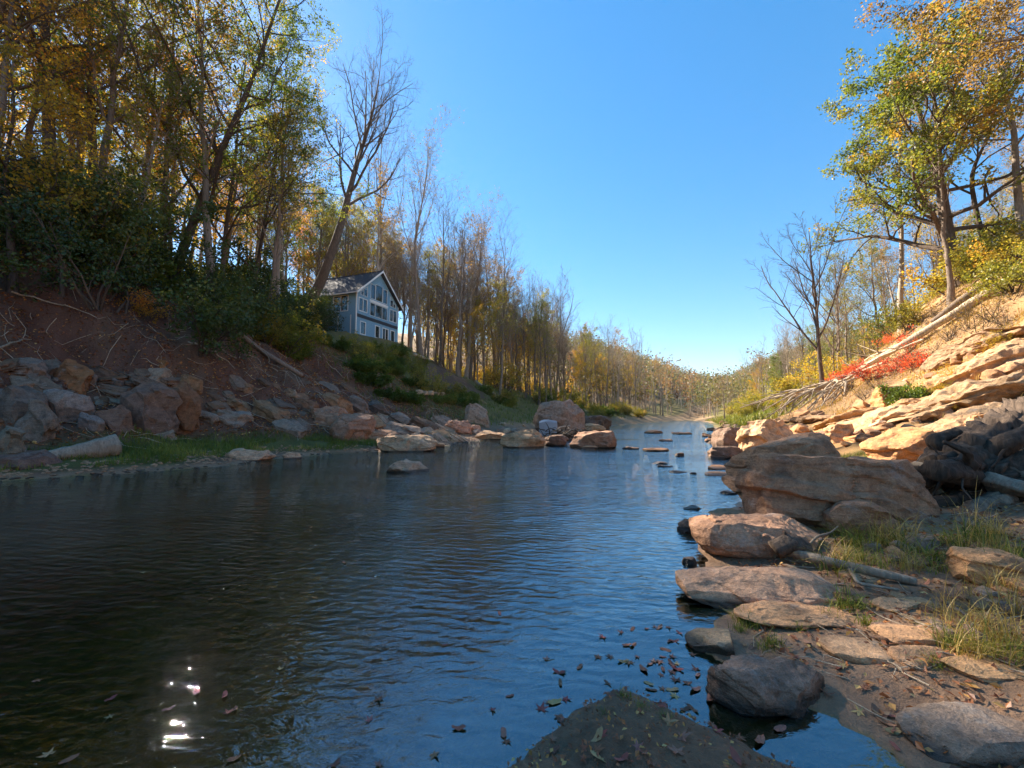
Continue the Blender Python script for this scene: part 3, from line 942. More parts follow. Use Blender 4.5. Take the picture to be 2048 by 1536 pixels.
# ------------------------------------------------------------------ the house
M_SIDING = plain_mat("blue_siding", (.21, .39, .53), .65, .002, 30, .10)
M_TRIM = plain_mat("white_trim", (.82, .82, .80), .5, 0, 10, .05)
M_BAND = plain_mat("dark_band_board", (.045, .05, .06), .6, 0, 10, .15)
M_PIPE = plain_mat("pale_downpipe", (.62, .62, .58), .5, 0, 10, .05)
M_CONC = plain_mat("concrete_footing", (.22, .21, .20), .9, .01, 12, .2)
M_ROOM_SHADE = plain_mat("room_shade", (.05, .042, .036), .9, 0, 4, .3)  # near-black colour stands in for the shade inside the rooms
def glass_mat():
    m, N, L = new_mat("window_glass")
    out = N.new('ShaderNodeOutputMaterial')
    g = nd(N, 'ShaderNodeBsdfGlossy', i_Roughness=0.02)
    g.inputs[0].default_value = (.95, .97, 1, 1)
    t = N.new('ShaderNodeBsdfTransparent'); t.inputs[0].default_value = (.55, .6, .62, 1)
    fr = nd(N, 'ShaderNodeFresnel', i_IOR=1.5)
    tc = N.new('ShaderNodeTexCoord')
    bp = nd(N, 'ShaderNodeBump', i_Strength=0.25, i_Distance=0.01)
    L.new(noise_n(N, L, tc.outputs['Object'], 1.3, 2), bp.inputs['Height'])
    L.new(bp.outputs[0], g.inputs['Normal'])
    mx = N.new('ShaderNodeMixShader')
    L.new(math_n(N, L, 'MULTIPLY_ADD', fr.outputs[0], 1.0, 0.05, True), mx.inputs[0])
    L.new(t.outputs[0], mx.inputs[1]); L.new(g.outputs[0], mx.inputs[2])
    L.new(mx.outputs[0], out.inputs[0])
    return m
M_GLASS = glass_mat()
def shingle_mat():
    m, N, L = new_mat("dark_shingles")
    out = N.new('ShaderNodeOutputMaterial')
    b = N.new('ShaderNodeBsdfPrincipled')
    tc = N.new('ShaderNodeTexCoord')
    br = nd(N, 'ShaderNodeTexBrick', i_Scale=1.0)
    br.inputs['Color1'].default_value = (.022, .023, .028, 1); br.inputs['Color2'].default_value = (.05, .05, .057, 1); br.inputs['Mortar'].default_value = (.02, .02, .02, 1)
    br.inputs['Brick Width'].default_value = .33; br.inputs['Row Height'].default_value = .14; br.inputs['Mortar Size'].default_value = .008
    L.new(mapping_n(N, L, tc.outputs['Object'], (1, 1, 1), (0, 0, radians(90))), br.inputs['Vector'])
    n = noise_n(N, L, tc.outputs['Object'], 1.4, 6, .7)
    c = mixc(N, L, math_n(N, L, 'MULTIPLY_ADD', n, 5, -2.7, True), br.outputs[0], (.16, .09, .045))
    L.new(c, b.inputs['Base Color'])
    b.inputs['Roughness'].default_value = .85
    bp = nd(N, 'ShaderNodeBump', i_Strength=.8, i_Distance=.02)
    L.new(br.outputs['Fac'], bp.inputs['Height']); L.new(bp.outputs[0], b.inputs['Normal'])
    L.new(b.outputs[0], out.inputs[0])
    return m
M_SHING = shingle_mat()

def build_house():
    W, D, EAVE, PEAK = 8.6, 9.5, 5.75, 9.55
    cxh = W / 2
    h = thing("gabled_house", "two-storey pale blue gabled house with dark roof on the wooded left bank", "house", (-19.82, 50.0, 11.95), (0, 0, radians(69.6)))
    # openings: (x0, x1, z0, z1[, z1 right])
    front = [(.85, 1.7, .45, 2.0), (3.7, 4.5, .5, 2.05), (7.0, 7.8, .5, 2.05),
             (.45, 1.9, 3.45, 5.05), (6.7, 8.15, 3.45, 5.05)]
    def wall_mesh(mat, x0, x1, zfun, holes, depth, axis):
        """clapboards: each course its own tilted strip, cut around the openings"""
        V, Fq = [], []
        z, dz = -0.05, 0.19
        while z < PEAK:
            z1 = z + dz
            xs = sorted({x0, x1, *[min(max(v, x0), x1) for hh in holes for v in hh[:2]]})
            for a, b in zip(xs[:-1], xs[1:]):
                mid = (a + b) / 2
                lo, hi = z, z1
                # clip against gable
                cl = zfun(a); cr = zfun(b)
                cut = [(hh[2], hh[3]) for hh in holes if hh[0] < mid < hh[1]]
                segs = [(lo, hi)]
                for (q0, q1) in cut:
                    ns = []
                    for (s0, s1) in segs:
                        if q1 <= s0 or q0 >= s1: ns.append((s0, s1)); continue
                        if q0 > s0: ns.append((s0, q0))
                        if q1 < s1: ns.append((q1, s1))
                    segs = ns
                for (s0, s1) in segs:
                    if s0 >= max(cl, cr) - .01 or s1 - s0 < .005: continue
                    n = len(V)
                    pts = [(a, min(s0, cl)), (b, min(s0, cr)), (b, min(s1, cr)), (a, min(s1, cl))]
                    for k, (u, zz) in enumerate(pts):
                        o = -0.022 if zz - z < dz * .5 else -0.004
                        V.append((u, o, zz) if axis == 'x' else (o, u, zz))
                    Fq.append((n, n + 1, n + 2, n + 3))
            z = z1
        me = bpy.data.meshes.new("wall"); me.from_pydata(V, [], Fq); me.update(); me.materials.append(mat)
        return me
    gable = lambda x: EAVE + (PEAK - EAVE) * (1 - abs(x - cxh) / cxh)
    centre_low = [(2.55, 3.5, 3.3, 4.95), (3.56, 4.95, 3.3, 4.95), (5.01, 6.05, 3.3, 4.95)]
    centre_up = [(2.6, 3.45, 5.6, 7.55), (3.56, 4.95, 5.6, 7.75), (5.06, 5.95, 5.6, 7.55)]
    small = [(.75, 1.2, 5.55, 6.0, 6.35), (1.27, 1.9, 5.55, 6.4, 6.9), (6.7, 7.33, 5.55, 6.9, 6.4), (7.4, 7.85, 5.55, 6.35, 6.0)]
    door = (5.2, 6.4, -.02, 2.05)
    holes = front + centre_low + centre_up + [(a, b, c, min(d, e)) for a, b, c, d, e in small] + [door]
    wall = obj("wall", wall_mesh(M_SIDING, 0.06, W - .06, gable, holes, D, 'x'), h)
    side_win = (1.4, 3.7, 3.4, 5.35)
    s = obj("wall", wall_mesh(M_SIDING, 0.06, D, lambda y: EAVE, [side_win], D, 'y'), h)
    b = MB().box(W - .15, W, .05, D, -.1, EAVE).prism([(0.05, -.1), (W, -.1), (W, EAVE), (cxh, PEAK - .05), (0.05, EAVE)], D - .15, D)
    obj("wall", b.mesh("wall", M_SIDING), h)
    # dark sheet behind the openings, its colour standing in for room shade
    b = MB().prism([(0.1, 0), (W - .2, 0), (W - .2, EAVE), (cxh, PEAK - .2), (0.1, EAVE)], .9, 1.0).box(.9, 1.0, .2, D - .3, 0, EAVE)
    obj("room_shade_sheet", b.mesh("room_shade_sheet", M_ROOM_SHADE), h)
    obj("footing", MB().box(-.03, W + .03, -.03, D + .03, -2.0, -.05).mesh("footing", M_CONC), h)
    # corner boards
    for (x0, x1, y0, y1) in ((-.035, .10, -.035, .10), (W - .10, W + .035, -.035, .10)):
        obj("corner_board", MB().box(x0, x1, y0, y1, -.05, EAVE + .05).mesh("corner_board", M_TRIM), h)
    obj("band_board", MB().box(.1, W - .1, -.05, .02, 2.5, 2.93).mesh("band_board", M_BAND), h)
    obj("sill_band", MB().box(2.4, 6.2, -.06, .02, 5.06, 5.42).mesh("sill_band", M_TRIM), h)
    def window(x0, x1, z0, z1, z1b=None, axis='x', panes=1, fr=.10, vert=False):
        z1b = z1 if z1b is None else z1b
        def P(mb, pts, d0, d1):
            mb.prism(pts, d0, d1, 'y' if axis == 'x' else 'x'); return mb
        f = MB()
        P(f, [(x0 - fr, z0 - fr), (x1 + fr, z0 - fr), (x1 + fr, z0), (x0 - fr, z0)], -.05, .05)
        P(f, [(x0 - fr, z1), (x1 + fr, z1b), (x1 + fr, z1b + fr), (x0 - fr, z1 + fr)], -.05, .05)
        P(f, [(x0 - fr, z0), (x0, z0), (x0, z1), (x0 - fr, z1)], -.05, .05)
        P(f, [(x1, z0), (x1 + fr, z0), (x1 + fr, z1b), (x1, z1b)], -.05, .05)
        for k in range(1, panes):
            xm = x0 + (x1 - x0) * k / panes
            P(f, [(xm - .045, z0), (xm + .045, z0), (xm + .045, z1), (xm - .045, z1)], -.048, .05)
        w = obj("window", f.mesh("window", M_TRIM), h)
        for k in range(panes):
            a = x0 + (x1 - x0) * k / panes; c = x0 + (x1 - x0) * (k + 1) / panes
            za = z1 + (z1b - z1) * k / panes; zc = z1 + (z1b - z1) * (k + 1) / panes
            obj("pane", P(MB(), [(a, z0), (c, z0), (c, zc), (a, za)], .02, .032).mesh("pane", M_GLASS), w)
        return w
    window(*front[0]); window(*front[1]); window(*front[2])
    window(*front[3], panes=2); window(*front[4], panes=2)
    for q in centre_low + centre_up: window(*q, fr=.05)
    for q in small: window(*q, fr=.06)
    window(*side_win, axis='y', panes=2)
    d = obj("door", MB().box(5.12, 5.24, -.05, .05, 0, 2.1).box(6.36, 6.48, -.05, .05, 0, 2.1).box(5.76, 5.84, -.045, .04, 0, 2.02).box(5.12, 6.48, -.052, .05, 2.02, 2.14).mesh("door", M_TRIM), h)
    for a, c in ((5.25, 5.75), (5.85, 6.35)):
        obj("door_pane", MB().box(a, c, .0, .03, .15, 2.0).mesh("door_pane", M_GLASS), d)
    obj("door_handle", MB().box(5.86, 5.92, -.1, -.03, .95, 1.08).mesh("door_handle", M_BAND), d)
    for y in (.8, 2.85):
        obj("downpipe", MB().box(-.11, -.025, y - .05, y + .05, .1, 2.75).mesh("downpipe", M_PIPE), h)
    # roof: two slabs with overhang, ridge, white rake boards
    ov, fo, th = .45, .55, .16
    sl = (PEAK - EAVE) / cxh
    def roof_slab(sgn):
        e = cxh + ov
        pts = [(cxh, PEAK + .10), (cxh + sgn * e, PEAK + .10 - sl * e), (cxh + sgn * e, PEAK + .10 + th - sl * e), (cxh, PEAK + .10 + th)]
        return MB().prism(pts, -fo, D + .4).mesh("roof_slope", M_SHING)
    r = obj("roof", MB().box(cxh - .09, cxh + .09, -fo - .01, D + .41, PEAK + .22, PEAK + .33).mesh("roof", M_SHING), h)
    for sgn in (-1, 1):
        obj("roof_slope", roof_slab(sgn), r)
        e = cxh + ov + .02
        pts = [(cxh, PEAK + .02), (cxh + sgn * e, PEAK + .02 - sl * e), (cxh + sgn * e, PEAK + .30 - sl * e), (cxh, PEAK + .30)]
        obj("rake_board", MB().prism(pts, -fo - .05, -fo - .005).mesh("rake_board", M_TRIM), r)
        x = cxh + sgn * (cxh + ov)
        zz = PEAK + .10 - sl * (cxh + ov)
        obj("gutter", MB().box(x - .06 + sgn * .06, x + .06 + sgn * .06, -fo, D + .4, zz - .02, zz + .11).mesh("gutter", M_TRIM), r)
    # fallen twigs lying on the roof
    return h
house = build_house()
# ------------------------------------------------------------------ rocks, nearest first
R = rock_px
# right-hand shore
R(1395, 1018, 1666, 1118, 11, "reddish brown block of rock with a raised left horn, at the water's edge", .55, color=(.185, .132, .095), sub=6, p=4.2, cuts=7, rough=.07, strata=.05, slope=(-.12, 0))
R(1370, 1113, 1662, 1228, 12, "broad flat-topped grey-brown slab with its pointed end over the water", .62, color=(.27, .20, .145), sub=6, p=3.0, cuts=6, rough=.06, strata=.05, slope=(-.25, .1))
R(1482, 1198, 1728, 1262, 13, "low humped tan slab beside green grass tufts on the mud", .40, color=(.33, .235, .145), sub=6, p=2.4, cuts=4, rough=.06, strata=.03)
R(1380, 1250, 1474, 1312, 14, "flat pale tan rock lying at the waterline below the humped slab", .85, color=(.31, .235, .15), sub=5, p=2.4, cuts=3, rough=.05, strata=.02, bury=.6)
R(1425, 1300, 1664, 1440, 15, "dark grey wedge-shaped boulder standing in the shallow pool", .62, color=(.095, .078, .066), sub=6, p=2.6, cuts=9, rough=.07, strata=.03, water=True, slope=(-.5, 0), top=.6)
R(1468, 862, 1720, 1012, 16, "long sloping brown boulder whose left end dips into the river", .55, color=(.165, .115, .076), sub=6, p=2.6, cuts=7, rough=.06, strata=.04, slope=(.35, 0))
R(1508, 903, 1860, 1062, 17, "largest dark brown boulder in the middle of the right shore", .42, color=(.15, .105, .072), sub=6, p=2.8, cuts=9, rough=.06, strata=.05)
R(1655, 992, 1795, 1076, 18, "lumpy brown and rust knob of rock at the foot of the largest boulder", .6, color=(.17, .115, .078), sub=4, cuts=10, rough=.10, strata=.05)
R(1480, 838, 1602, 906, 19, "pale layered sunlit boulder on the right shore", .7, color=(.34, .275, .185), sub=5, p=3.4, cuts=6, rough=.10, strata=.10)
R(1430, 853, 1492, 898, 20, "dark block of rock at the left of the pale layered boulder", .8, color=(.075, .062, .052), sub=4, p=4, cuts=8)
R(1418, 890, 1486, 918, 21, "low dark ledge under the pale layered boulder at the water", .6, color=(.085, .07, .058), sub=4, p=2.5, cuts=4, water=True)
R(1745, 852, 1902, 936, 22, "rounded tan boulder with an orange stained side below the sandstone slope", .7, color=(.26, .165, .085), sub=5, p=2.6, cuts=8, rough=.08)
R(1655, 846, 1714, 884, 23, "small pale sunlit rock behind the long sloping boulder", .7, color=(.36, .26, .155), sub=4, cuts=7)
R(1915, 1086, 2075, 1178, 24, "pale broken rock among dry grass at the right edge", .7, color=(.30, .205, .115), sub=5, p=2.8, cuts=11, rough=.10)
R(1660, 1276, 1782, 1332, 25, "flat pale slab set flush in the mud", .9, color=(.32, .245, .16), sub=4, p=2.6, cuts=3, rough=.05, strata=.02, bury=1.0)
R(1768, 1256, 1872, 1292, 26, "low tan slab just behind the flush pale slab", .7, color=(.24, .175, .11), sub=4, p=2.6, cuts=3, rough=.05, bury=.8)
R(1755, 1200, 1868, 1228, 27, "thin tan ledge of rock below the driftwood stick", .5, color=(.25, .18, .11), sub=4, p=2.6, cuts=3, bury=.8)
R(1800, 1322, 1932, 1352, 28, "thin brown slab half buried beside the dry grass clump", .6, color=(.2, .15, .1), sub=4, p=2.5, cuts=3, bury=.9)
R(1690, 1138, 1760, 1166, 29, "small flat stone under the driftwood stick", .7, color=(.19, .145, .1), sub=3, cuts=3, bury=.8)
R(1900, 1330, 2060, 1372, 30, "tan slab by the right edge below the dry grass", .6, color=(.24, .175, .1), sub=4, p=2.6, cuts=4, bury=.7)
R(1835, 1392, 2100, 1540, 31, "wide grey slab in the bottom right corner", .55, color=(.125, .115, .10), sub=5, p=2.6, cuts=4, rough=.06, strata=.03, bury=.6, top=.9)
R(1425, 1016, 1512, 1040, 32, "low brown slab showing behind the horned block", .8, color=(.18, .125, .08), sub=4, p=2.6, cuts=4)
R(1356, 1034, 1404, 1066, 33, "dark wet stone in the water left of the horned block", .7, color=(.085, .068, .055), sub=4, p=2.4, cuts=4, water=True)
R(1366, 1112, 1396, 1130, 34, "thin dark tip of rock beside the flat-topped slab", .8, color=(.07, .058, .05), sub=3, p=2.4, cuts=3, water=True)
# sandstone slope on the right
def slab(pts, seed, label, thick, depth, color=WARM, **kw):
    """a bed of rock lying up the slope: pts = pixel line along its crest (left low end, right high end)"""
    a, b = hit(*pts[0]), hit(*pts[1])
    v = b - a
    ln = float(np.linalg.norm(v))
    yaw = math.atan2(v[1], v[0]); pit = math.asin(v[2] / ln)
    c = (a + b) / 2
    V, Fc = rock_shape(ln * 1.1, depth, thick, seed, **kw)
    o = obj("sandstone_ledge", mesh_np("sandstone_ledge", V, [Fc], M_ROCK, True, sharp=radians(22)), None, (c[0], c[1], c[2] - thick * .12), (0, -pit, yaw))
    o.color = rockcol((color[0] * .84, color[1] * .95, color[2] * 1.05), .66)
    tag(o, label, "rock", "sandstone ledges on the right slope")
SL = dict(sub=6, p=2.8, cuts=8, rough=.17, strata=.16, dip=(.12, .35))
slab(((1690, 862), (2100, 742)), 41, "longest sunlit sandstone bed running up to the right edge", 1.3, 4.2, (.34, .25, .15), **SL)
slab(((1650, 850), (1880, 795)), 42, "lower sandstone bed with shaded face at the foot of the slope", .9, 3.0, (.31, .205, .11), **SL)
slab(((1840, 792), (2060, 705)), 43, "rounded sandstone ledge above the longest bed", 1.5, 2.6, (.33, .235, .14), **SL)
slab(((1880, 728), (2090, 648)), 44, "dark undercut sandstone ledge near the top of the slope", 1.2, 2.4, (.22, .16, .10), **SL)
slab(((1890, 880), (2110, 800)), 45, "sandstone bed just above the dark root mass at the right edge", 1.1, 2.6, (.31, .225, .135), **SL)
slab(((1560, 842), (1720, 832)), 46, "low brown ledge behind the pale layered boulder", .6, 2.6, (.20, .14, .085), **SL)
slab(((1700, 838), (1850, 815)), 47, "brown rock shelf below the green bush", .7, 3.0, (.25, .165, .09), **SL)
slab(((1960, 860), (2110, 830)), 49, "shaded sandstone bed behind the root mass", 1.0, 2.0, (.30, .20, .11), **SL)
R(1752, 772, 1802, 816, 48, "square sunlit orange block beside the green bush", .8, color=(.42, .27, .14), sub=4, p=4, cuts=6)
# stones standing in the river, most of them dark and low
riv = [(1350, 902, 1369, 913, "small round dark stone alone in the middle of the blue water"), (1304, 920, 1336, 929, "upper of two thin dark stones in mid river"),
       (1314, 926, 1349, 935, "lower of two thin dark stones in mid river"), (1340, 938, 1376, 947, "flat dark stone just awash below the thin pair"),
       (1380, 942, 1393, 949, "tiny dark stone near the right shore ledges"), (1284, 891, 1338, 903, "long low brown stone right of the driftwood rock pile"),
       (1246, 890, 1278, 899, "dark stone touching the long low brown stone"), (1289, 857, 1326, 867, "tan stone in far mid river"),
       (1345, 862, 1384, 869, "pale low stone in far mid river towards the right shore"),
       (1418, 926, 1474, 940, "flat brown shelf stone at the right shore"), (1415, 938, 1480, 954, "lower flat shelf stone at the right shore"),
       (1440, 980, 1478, 989, "flat stone awash beside the sloping boulder"), (1364, 1009, 1407, 1021, "small brown stone breaking the water near the horned block"),
       (1319, 876, 1346, 883, "small dark stone in mid river below the far tan stones"),
       (1410, 874, 1436, 884, "pale stone close to the dark block on the right shore")]
for i, (a, b, c, d, lab) in enumerate(riv):
    col = (.15, .105, .07) if ('tan' in lab or 'pale' in lab) else ((.085, .062, .045) if 'brown' in lab else (.05, .04, .034))
    R(a, b + (d - b) * .25, c, d, 200 + i, lab, .7, name="river_stone", group="stones standing in the river", color=col, sub=3, p=2.3, cuts=4, water=True, rough=.08)
R(777, 917, 857, 946, 230, "lone grey rock in the river off the left shore", .8, color=(.20, .17, .135), sub=4, p=2.6, cuts=9, water=True, slope=(-.3, 0))
# rock pile in mid river
R(1066, 798, 1172, 872, 231, "huge rounded grey boulder behind the driftwood pile in mid river", .8, color=(.125, .105, .088), sub=5, p=2.2, cuts=1, rough=.10, strata=.06, water=True, base=872, ftop=.05)
R(1163, 830, 1224, 860, 232, "dark rounded boulder right of the huge grey one", .9, color=(.075, .06, .05), sub=4, p=2.3, cuts=2, water=True)
R(1000, 857, 1092, 896, 233, "sloping tan slab at the left of the driftwood pile", .6, color=(.21, .165, .11), sub=4, p=2.8, cuts=7, water=True, slope=(.4, 0))
R(1138, 860, 1234, 897, 234, "long dark slab at the right of the driftwood pile", .5, color=(.13, .095, .07), sub=4, p=3.4, cuts=6, water=True)
R(1016, 876, 1046, 893, 235, "small pointed dark rock before the tan slab", .8, color=(.08, .062, .05), sub=3, cuts=6, water=True)
R(1140, 888, 1200, 897, 236, "low pale rock before the long dark slab", .6, color=(.24, .18, .12), sub=3, cuts=4, water=True)
R(1086, 868, 1140, 892, 237, "dark rock under the driftwood in mid river", .9, color=(.07, .055, .045), sub=4, cuts=6, water=True)
R(950, 860, 1012, 880, 238, "pale flat rock left of the driftwood pile", .7, color=(.24, .19, .13), sub=4, p=2.6, cuts=6, water=True)
R(928, 806, 980, 850, 239, "slanted grey slab leaning on the far left bank", .5, color=(.21, .185, .155), sub=4, p=3.5, cuts=7, slope=(-.6, 0))
R(888, 840, 944, 868, 240, "pinkish brown rock left of the pale flat rock", .7, color=(.23, .145, .105), sub=4, cuts=7)
R(925, 849, 962, 866, 241, "small rounded pink rock at the left shore", .8, color=(.26, .17, .12), sub=3, cuts=5)
R(1170, 846, 1212, 862, 242, "low tan rocks below the dark rounded boulder", .6, color=(.26, .19, .12), sub=3, cuts=5, water=True)
# left shore
R(604, 812, 694, 856, 251, "upper of the pair of big rounded boulders on the left shore", .8, color=(.17, .125, .095), sub=5, p=2.6, cuts=7)
R(662, 826, 744, 884, 252, "lower dark cracked boulder of the pair on the left shore", .9, color=(.15, .108, .085), sub=5, p=2.5, cuts=7)
R(735, 858, 800, 886, 253, "brown rock right of the cracked boulder", .7, color=(.19, .13, .09), sub=4, cuts=6)
R(748, 868, 874, 910, 254, "broad sloping tan slab running into the water at the left shore", .6, color=(.23, .185, .13), sub=5, p=2.6, cuts=7, strata=.08, slope=(-.3, 0))
R(760, 842, 850, 872, 255, "grey layered slab above the broad sloping slab", .6, color=(.2, .175, .15), sub=4, p=2.8, cuts=6, strata=.1, slope=(-.4, 0))
R(456, 895, 542, 922, 256, "pale flat rock on the mud at the left waterline", .7, color=(.27, .205, .15), sub=4, p=2.6, cuts=7)
R(560, 903, 600, 922, 257, "small pale rock right of the flat waterline rock", .8, color=(.26, .19, .135), sub=4, cuts=6)
R(866, 884, 890, 895, 258, "small pale stone off the tip of the broad slab", .8, color=(.26, .2, .14), sub=3, cuts=5, water=True)
LO = dict(sub=4, p=5, cuts=6, rough=.10, strata=.10, dip=(.1, .1))
outc = [(90, 724, 186, 790, "rust stained slab high on the left outcrop", RUST, -.5), (82, 778, 168, 848, "white streaked grey block on the left outcrop", (.25, .225, .20), -.2),
        (30, 716, 90, 758, "grey block near the left edge under the leaf litter", GREY, -.2), (232, 764, 334, 862, "big tilted grey-brown block of the left outcrop", (.18, .14, .115), -.5),
        (300, 762, 386, 866, "tall rust brown slab leaning right in the left outcrop", (.20, .125, .075), -.9), (186, 810, 262, 866, "brown slab low in the left outcrop", (.18, .13, .098), -.6),
        (256, 732, 344, 766, "pale ledge capping the left outcrop", (.27, .235, .185), -.2), (352, 748, 398, 800, "stepped tan block right of the capping ledge", (.23, .165, .10), -.3),
        (306, 716, 338, 740, "small orange boulder resting on the leaf litter", (.27, .155, .07), 0), (422, 820, 512, 856, "pale ribbed slab above the green grass", (.27, .25, .215), -.3),
        (498, 806, 578, 844, "long orange edged slab right of the ribbed one", (.21, .15, .09), -.5), (-30, 768, 70, 850, "dark layered rock stack at the left edge", (.13, .12, .105), -.4),
        (30, 800, 100, 892, "broken grey rocks below the layered stack", (.17, .155, .13), -.6), (-20, 850, 50, 930, "grey-green rock at the left edge beside the log", (.17, .16, .125), -.3),
        (-20, 900, 96, 944, "flat pinkish rock at the left edge of the shore", (.17, .125, .105), 0), (150, 826, 200, 868, "blue-grey block below the white streaked one", (.2, .19, .18), -.4),
        (216, 756, 250, 784, "small grey rock in the leaf litter above the tilted block", GREY, -.2), (140, 744, 190, 776, "grey slab beneath the rust stained one", (.2, .185, .165), -.4),
        (370, 816, 430, 852, "crumbly pale rock beside the ribbed slab", (.22, .195, .16), -.3), (404, 778, 454, 808, "brown rock in the litter above the ribbed slab", BROWN, -.3),
        (560, 776, 604, 800, "pale flat rock on the slope above the boulder pair", (.27, .2, .13), -.2), (580, 796, 640, 822, "brown split rock above the boulder pair", (.2, .135, .09), -.3),
        (640, 786, 700, 818, "tan block behind the boulder pair", (.22, .155, .095), -.3), (690, 792, 740, 826, "grey jagged rock at the top of the far rubble", GREY, -.4),
        (730, 800, 780, 830, "dark jagged rock beside the bank bushes", (.13, .12, .11), -.4), (770, 826, 830, 852, "grey rubble slab below the bank bushes", (.2, .18, .155), -.5),
        (820, 836, 880, 862, "jagged brown slab in the far rubble", BROWN, -.4), (460, 756, 520, 790, "orange-brown outcrop in the bare soil", (.23, .145, .085), -.4),
        (440, 796, 500, 822, "low tan ledge over the ribbed slab", TAN, -.4), (540, 840, 610, 866, "low grey slab at the end of the grass", (.19, .17, .14), -.4)]
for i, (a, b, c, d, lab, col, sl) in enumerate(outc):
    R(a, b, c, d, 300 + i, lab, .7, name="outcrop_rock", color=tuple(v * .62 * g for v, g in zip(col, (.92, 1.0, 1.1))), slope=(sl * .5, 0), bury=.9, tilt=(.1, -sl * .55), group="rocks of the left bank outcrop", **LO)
# smaller rubble between them
rr = random.Random(5)
small_meshes = []
for i in range(10):
    V, Fc = rock_shape(1, 1, 1, 900 + i, sub=3, p=4, cuts=7, rough=.09, strata=.06)
    small_meshes.append(mesh_np("rubble", V, [Fc], M_ROCK, True, sharp=radians(24)))
ledge_meshes = []
for i in range(8):
    V, Fc = rock_shape(1, 1, 1, 930 + i, sub=4, p=6, cuts=5, rough=.10, strata=.10, dip=(.1, .1), ftop=.06)
    ledge_meshes.append(mesh_np("ledge", V, [Fc], M_ROCK, True, sharp=radians(24)))
def rubble(n, xr, yr, smin, smax, label, group, cols, cond=None, name="loose_rock", dipping=False):
    for i in range(n):
        for _ in range(20):
            px, py = rr.uniform(*xr), rr.uniform(*yr)
            if cond is None or cond(px, py): break
        p = hit(px, py)
        s = (smin + (smax - smin) * rr.random() ** (2.2 if dipping else 1)) * p[1] / F
        if dipping:      # beds of the outcrop all dip the same way
            o = obj(name, rr.choice(ledge_meshes), None, (p[0], p[1], p[2] - s * .10), (rr.gauss(.15, .15), rr.gauss(.5, .16), rr.gauss(-.3, .35)), (s * rr.uniform(1.3, 2.6), s * rr.uniform(1.0, 1.6), s * rr.uniform(.5, .9)))
        else:
            o = obj(name, rr.choice(small_meshes), None, (p[0], p[1], p[2] + s * .08), (rr.gauss(0, .3), rr.gauss(0, .3), rr.uniform(0, 6.28)), (s * rr.uniform(.9, 1.7), s * rr.uniform(.8, 1.2), s * rr.uniform(.5, .8)))
        c = rr.choice(cols); k = rr.uniform(.8, 1.2)
        o.color = rockcol(c, k * .7)
        tag(o, label, "rock", group)
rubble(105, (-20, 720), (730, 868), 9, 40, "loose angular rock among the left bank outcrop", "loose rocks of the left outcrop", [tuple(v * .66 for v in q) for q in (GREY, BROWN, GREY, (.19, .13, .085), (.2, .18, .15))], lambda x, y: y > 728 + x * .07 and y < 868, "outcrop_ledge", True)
rubble(80, (690, 1010), (826, 884), 12, 38, "angular rock in the rubble shore below the house bank", "rubble shore rocks below the house", [GREY, BROWN, TAN, (.22, .19, .15)], lambda x, y: y > 826 + (x - 690) * .12, "shore_rock", True)
rubble(36, (1560, 1900), (828, 900), 14, 34, "loose brown rock at the foot of the sandstone slope", "loose rocks under the sandstone slope", [TAN, BROWN, WARM])
rubble(60, (1720, 2046), (640, 860), 10, 40, "broken block of sandstone on the sunny right slope", "broken blocks on the sunny right slope", [TAN, BROWN, PALE, (.3, .21, .13)], lambda x, y: y > 640 + (2046 - x) * .5, "broken_block")
rubble(34, (1680, 2040), (1080, 1300), 14, 40, "small stone on the muddy right shore", "small stones on the muddy shore", [TAN, BROWN, GREY])
rubble(26, (1000, 1260), (846, 880), 7, 18, "small stone along the far left shore", "small stones along the far left shore", [TAN, GREY, PALE])
rubble(22, (1410, 1480), (845, 905), 8, 20, "small stone at the far right waterline", "small stones at the far right waterline", [TAN, GREY, BROWN])
# ------------------------------------------------------------------ single trees
def pt(px, py, Y): return at_depth(px, py, Y)
def px_tree(base_px, Y, pathpx=None, dy=None):
    """trunk path from photo pixels at depth Y (dy: extra depth per point) -> base xy, local path"""
    P = np.array([pt(px, py, Y + (dy[i] if dy else 0)) for i, (px, py) in enumerate(pathpx)])
    g = hgt(P[0, 0], P[0, 1])
    P[0, 2] = min(P[0, 2], g)
    loc = P - np.array([P[0, 0], P[0, 1], g])
    loc[0, 2] = 0
    return (P[0, 0], P[0, 1]), loc

# leaning bare tree in front of the house
(bx, by), path = px_tree(None, 43, [(592, 668), (640, 570), (682, 450), (712, 330), (742, 240), (758, 160)], [0, 0, .5, 1, 2, 3])
m = tree_meshes(501, 28, .62, [dict(n=17, t0=.42, t1=.98, ang=34, lr=.34, fall=.45, up=.14, wig=.12, segs=8, rr=.5),
    dict(n=8, t0=.2, t1=.98, ang=38, lr=.42, fall=.4, up=.10, wig=.16, segs=5, rr=.6), dict(n=6, t0=.2, t1=1, ang=36, lr=.5, fall=.3, up=.06, wig=.2, segs=3, rr=.6), TW],
    None, M_BARKD, dict(path=path, n=22, tip=.10, flare=1.35), sides=(12, 7, 5, 3, 3))
plant_tree(m, bx, by, "tall leafless tree leaning right across the front of the house", name="leaning_bare_tree")
